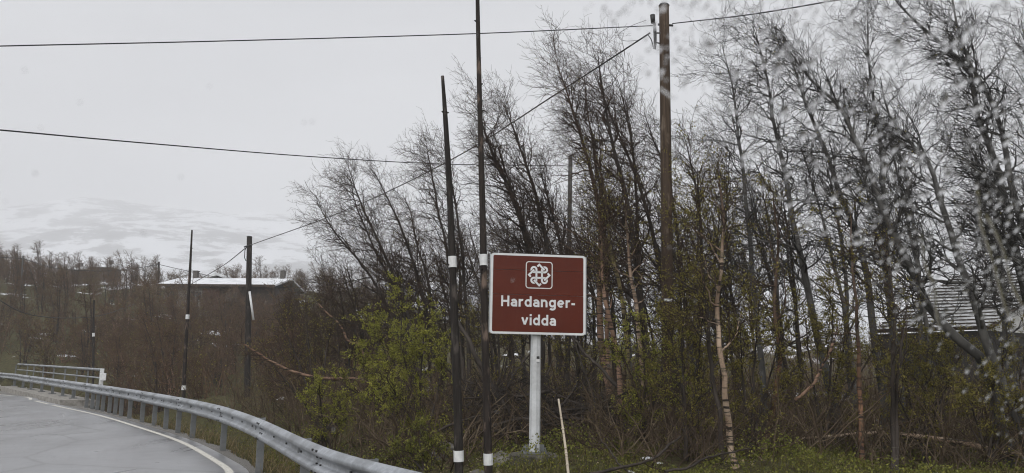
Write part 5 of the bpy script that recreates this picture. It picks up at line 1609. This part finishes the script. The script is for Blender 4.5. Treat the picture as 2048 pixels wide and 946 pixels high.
# ------------------------------------------------------------------ the windscreen the photograph was taken through, wet outside the wiper's sweep
WN = Vector((-0.28, 0.64, 0.715)).normalized()              # outward normal of the raked glass
FWD = CAM_R @ Vector((0, 0, -1))
EYE = Vector((0, 0, CAM_H))
WD = 0.55 * WN.dot(FWD)
def on_glass(x, y):
    v = ray(x, y); return EYE + v * (WD / WN.dot(v))
WU = Vector((1, 0, 0)); WU = (WU - WN * WU.dot(WN)).normalized(); WV = WN.cross(WU)
screen_c = EYE + FWD * 0.55
ws = empty('windscreen', screen_c)
tag(ws, 'clear raked car windscreen, beaded with raindrops beyond the wiper sweep at the right', 'windscreen')
clear = bpy.data.materials.new('clear_glass'); clear.use_nodes = True
t = clear.node_tree; t.nodes.clear(); o_ = t.nodes.new("ShaderNodeOutputMaterial"); tb_ = t.nodes.new("ShaderNodeBsdfTransparent"); tb_.inputs[0].default_value = (1, 1, 1, 1); t.links.new(tb_.outputs[0], o_.inputs['Surface'])
water = bpy.data.materials.new('rain_water'); water.use_nodes = True
t = water.node_tree; t.nodes.clear(); o_ = t.nodes.new("ShaderNodeOutputMaterial"); gl = t.nodes.new("ShaderNodeBsdfGlass"); gl.inputs['IOR'].default_value = 1.33; gl.inputs['Roughness'].default_value = 0.0; t.links.new(gl.outputs[0], o_.inputs['Surface'])
mb = MB(); c = [WU * a * 1.05 + WV * b * 0.62 + WU * 0.18 for a, b in ((-1, -1), (1, -1), (1, 1), (-1, 1))]
mb.add([p for p in c] + [p - WN * 0.005 for p in c], [(0, 1, 2, 3), (7, 6, 5, 4), (0, 4, 5, 1), (1, 5, 6, 2), (2, 6, 7, 3), (3, 7, 4, 0)])
mb.build('pane', clear, ws)
WIPE = [(1120, -40), (1180, 40), (1250, 120), (1320, 180), (1345, 196), (1440, 290), (1520, 370), (1600, 440), (1690, 510), (1770, 600), (1850, 690), (1940, 800), (2048, 930), (2100, 1000)]
def wet(x, y):
    """Signed: positive outside the wiper's sweep (pixels right of the sweep's edge)."""
    return x - float(np.interp(y, [p[1] for p in WIPE], [p[0] for p in WIPE]))
def drop(verts, quads, tris, x, y, r, hgt, el, ang):
    p = on_glass(x, y) - screen_c + WN * 0.0004
    n = 10; b = len(verts)
    prof = [(1.0, 0.0), (0.93, 0.38), (0.68, 0.76), (0.36, 0.95)]
    ca, sa = math.cos(ang), math.sin(ang)
    wob = [1 + random.uniform(-0.10, 0.10) for _ in range(n)]
    for rr, hh in prof:
        for k in range(n):
            th = 2 * PI * k / n
            a, c_ = r * rr * wob[k] * math.cos(th), r * el * rr * wob[k] * math.sin(th)
            verts.append(p + WU * (a * ca - c_ * sa) + WV * (a * sa + c_ * ca) + WN * (hgt * hh))
    verts.append(p + WN * hgt); verts.append(p)
    top, bot = b + 4 * n, b + 4 * n + 1
    for q in range(3):
        for k in range(n): quads.append((b + q * n + k, b + q * n + (k + 1) % n, b + (q + 1) * n + (k + 1) % n, b + (q + 1) * n + k))
    for k in range(n):
        tris.append((b + 3 * n + k, b + 3 * n + (k + 1) % n, top)); tris.append((b + (k + 1) % n, b + k, bot))
def raindrops():
    vv, qq, tt = [], [], []
    placed = []
    grid = {}
    for it in range(6400):
        y = random.uniform(-60, 960); x = random.uniform(1100, 2120)
        w_ = wet(x, y)
        if w_ < 0: continue
        sky_end = y < 230 and x < 1440
        if random.random() > min(1.0, 0.42 + w_ / 420.0): continue
        if y > 640 and random.random() < 0.45: continue
        big = random.random()
        rpx = (1.5 + 2.2 * random.random()) if big < 0.66 else (3.4 + 3.2 * random.random())
        if sky_end: rpx *= 0.8
        key = (int(x // 14), int(y // 14))
        near = [q for i in (-1, 0, 1) for j in (-1, 0, 1) for q in grid.get((key[0] + i, key[1] + j), [])]
        if any((x - a) ** 2 + (y - b_) ** 2 < ((rpx + r2) * 1.06) ** 2 for a, b_, r2 in near): continue
        grid.setdefault(key, []).append((x, y, rpx))
        dist = (on_glass(x, y) - EYE).length; r = rpx * dist / FPX
        drop(vv, qq, tt, x, y, r, r * random.uniform(0.10, 0.30), random.uniform(0.9, 2.2), random.uniform(-0.5, 0.5))
    for _ in range(24):
        x, y = random.uniform(1350, 2060), random.uniform(0, 760)
        if wet(x, y) < 40: continue
        dist = (on_glass(x, y) - EYE).length; r = random.uniform(7, 12) * dist / FPX
        key = (int(x // 14), int(y // 14))
        drop(vv, qq, tt, x, y, r * 0.8, r * random.uniform(0.05, 0.11), random.uniform(1.4, 2.8), random.uniform(-0.7, 0.3))
    for _ in range(46):                                     # a few stray specks inside the sweep
        x, y = random.uniform(-20, 1700), random.uniform(60, 940)
        if wet(x, y) > -20: continue
        dist = (on_glass(x, y) - EYE).length; r = random.uniform(1.2, 2.6) * dist / FPX
        drop(vv, qq, tt, x, y, r, r * 0.3, 1.1, 0)
    o = link('raindrops', mesh_np('raindrops', [tuple(v) for v in vv], qq, tt, water), ws); o['kind'] = 'stuff'
raindrops()
def rivulet(px, w):
    P = smooth_path([on_glass(x, y) - screen_c for x, y in px], 30)
    mb = MB(); n = 8
    for i in range(30):
        d = Vector(P[min(i + 1, 29)] - P[max(i - 1, 0)]).normalized(); sd = d.cross(WN).normalized(); k = w * (0.75 + 0.5 * noise.noise(Vector((i * 0.4, px[0][0], 0))))
        for j in range(n):
            th = PI * j / (n - 1); mb.v.append(tuple(Vector(P[i]) + sd * math.cos(th) * k + WN * (0.0004 + math.sin(th) * k * 0.35)))
    for i in range(29):
        for j in range(n): mb.f.append((i * n + j, i * n + (j + 1) % n, (i + 1) * n + (j + 1) % n, (i + 1) * n + j))
    mb.f.append(tuple(range(n))); mb.f.append(tuple(reversed(range(29 * n, 30 * n))))
    mb.build('rivulet', water, ws, smooth=True)
rivulet([(1955, 380), (1962, 450), (1985, 520), (2000, 580), (2020, 640)], 0.0019)
rivulet([(1972, 430), (1998, 480), (2012, 520), (2024, 570), (2050, 620)], 0.0017)
rivulet([(1842, 470), (1850, 530), (1868, 570), (1872, 620), (1880, 660)], 0.0016)
rivulet([(1320, 178), (1332, 187), (1345, 197)], 0.0012)
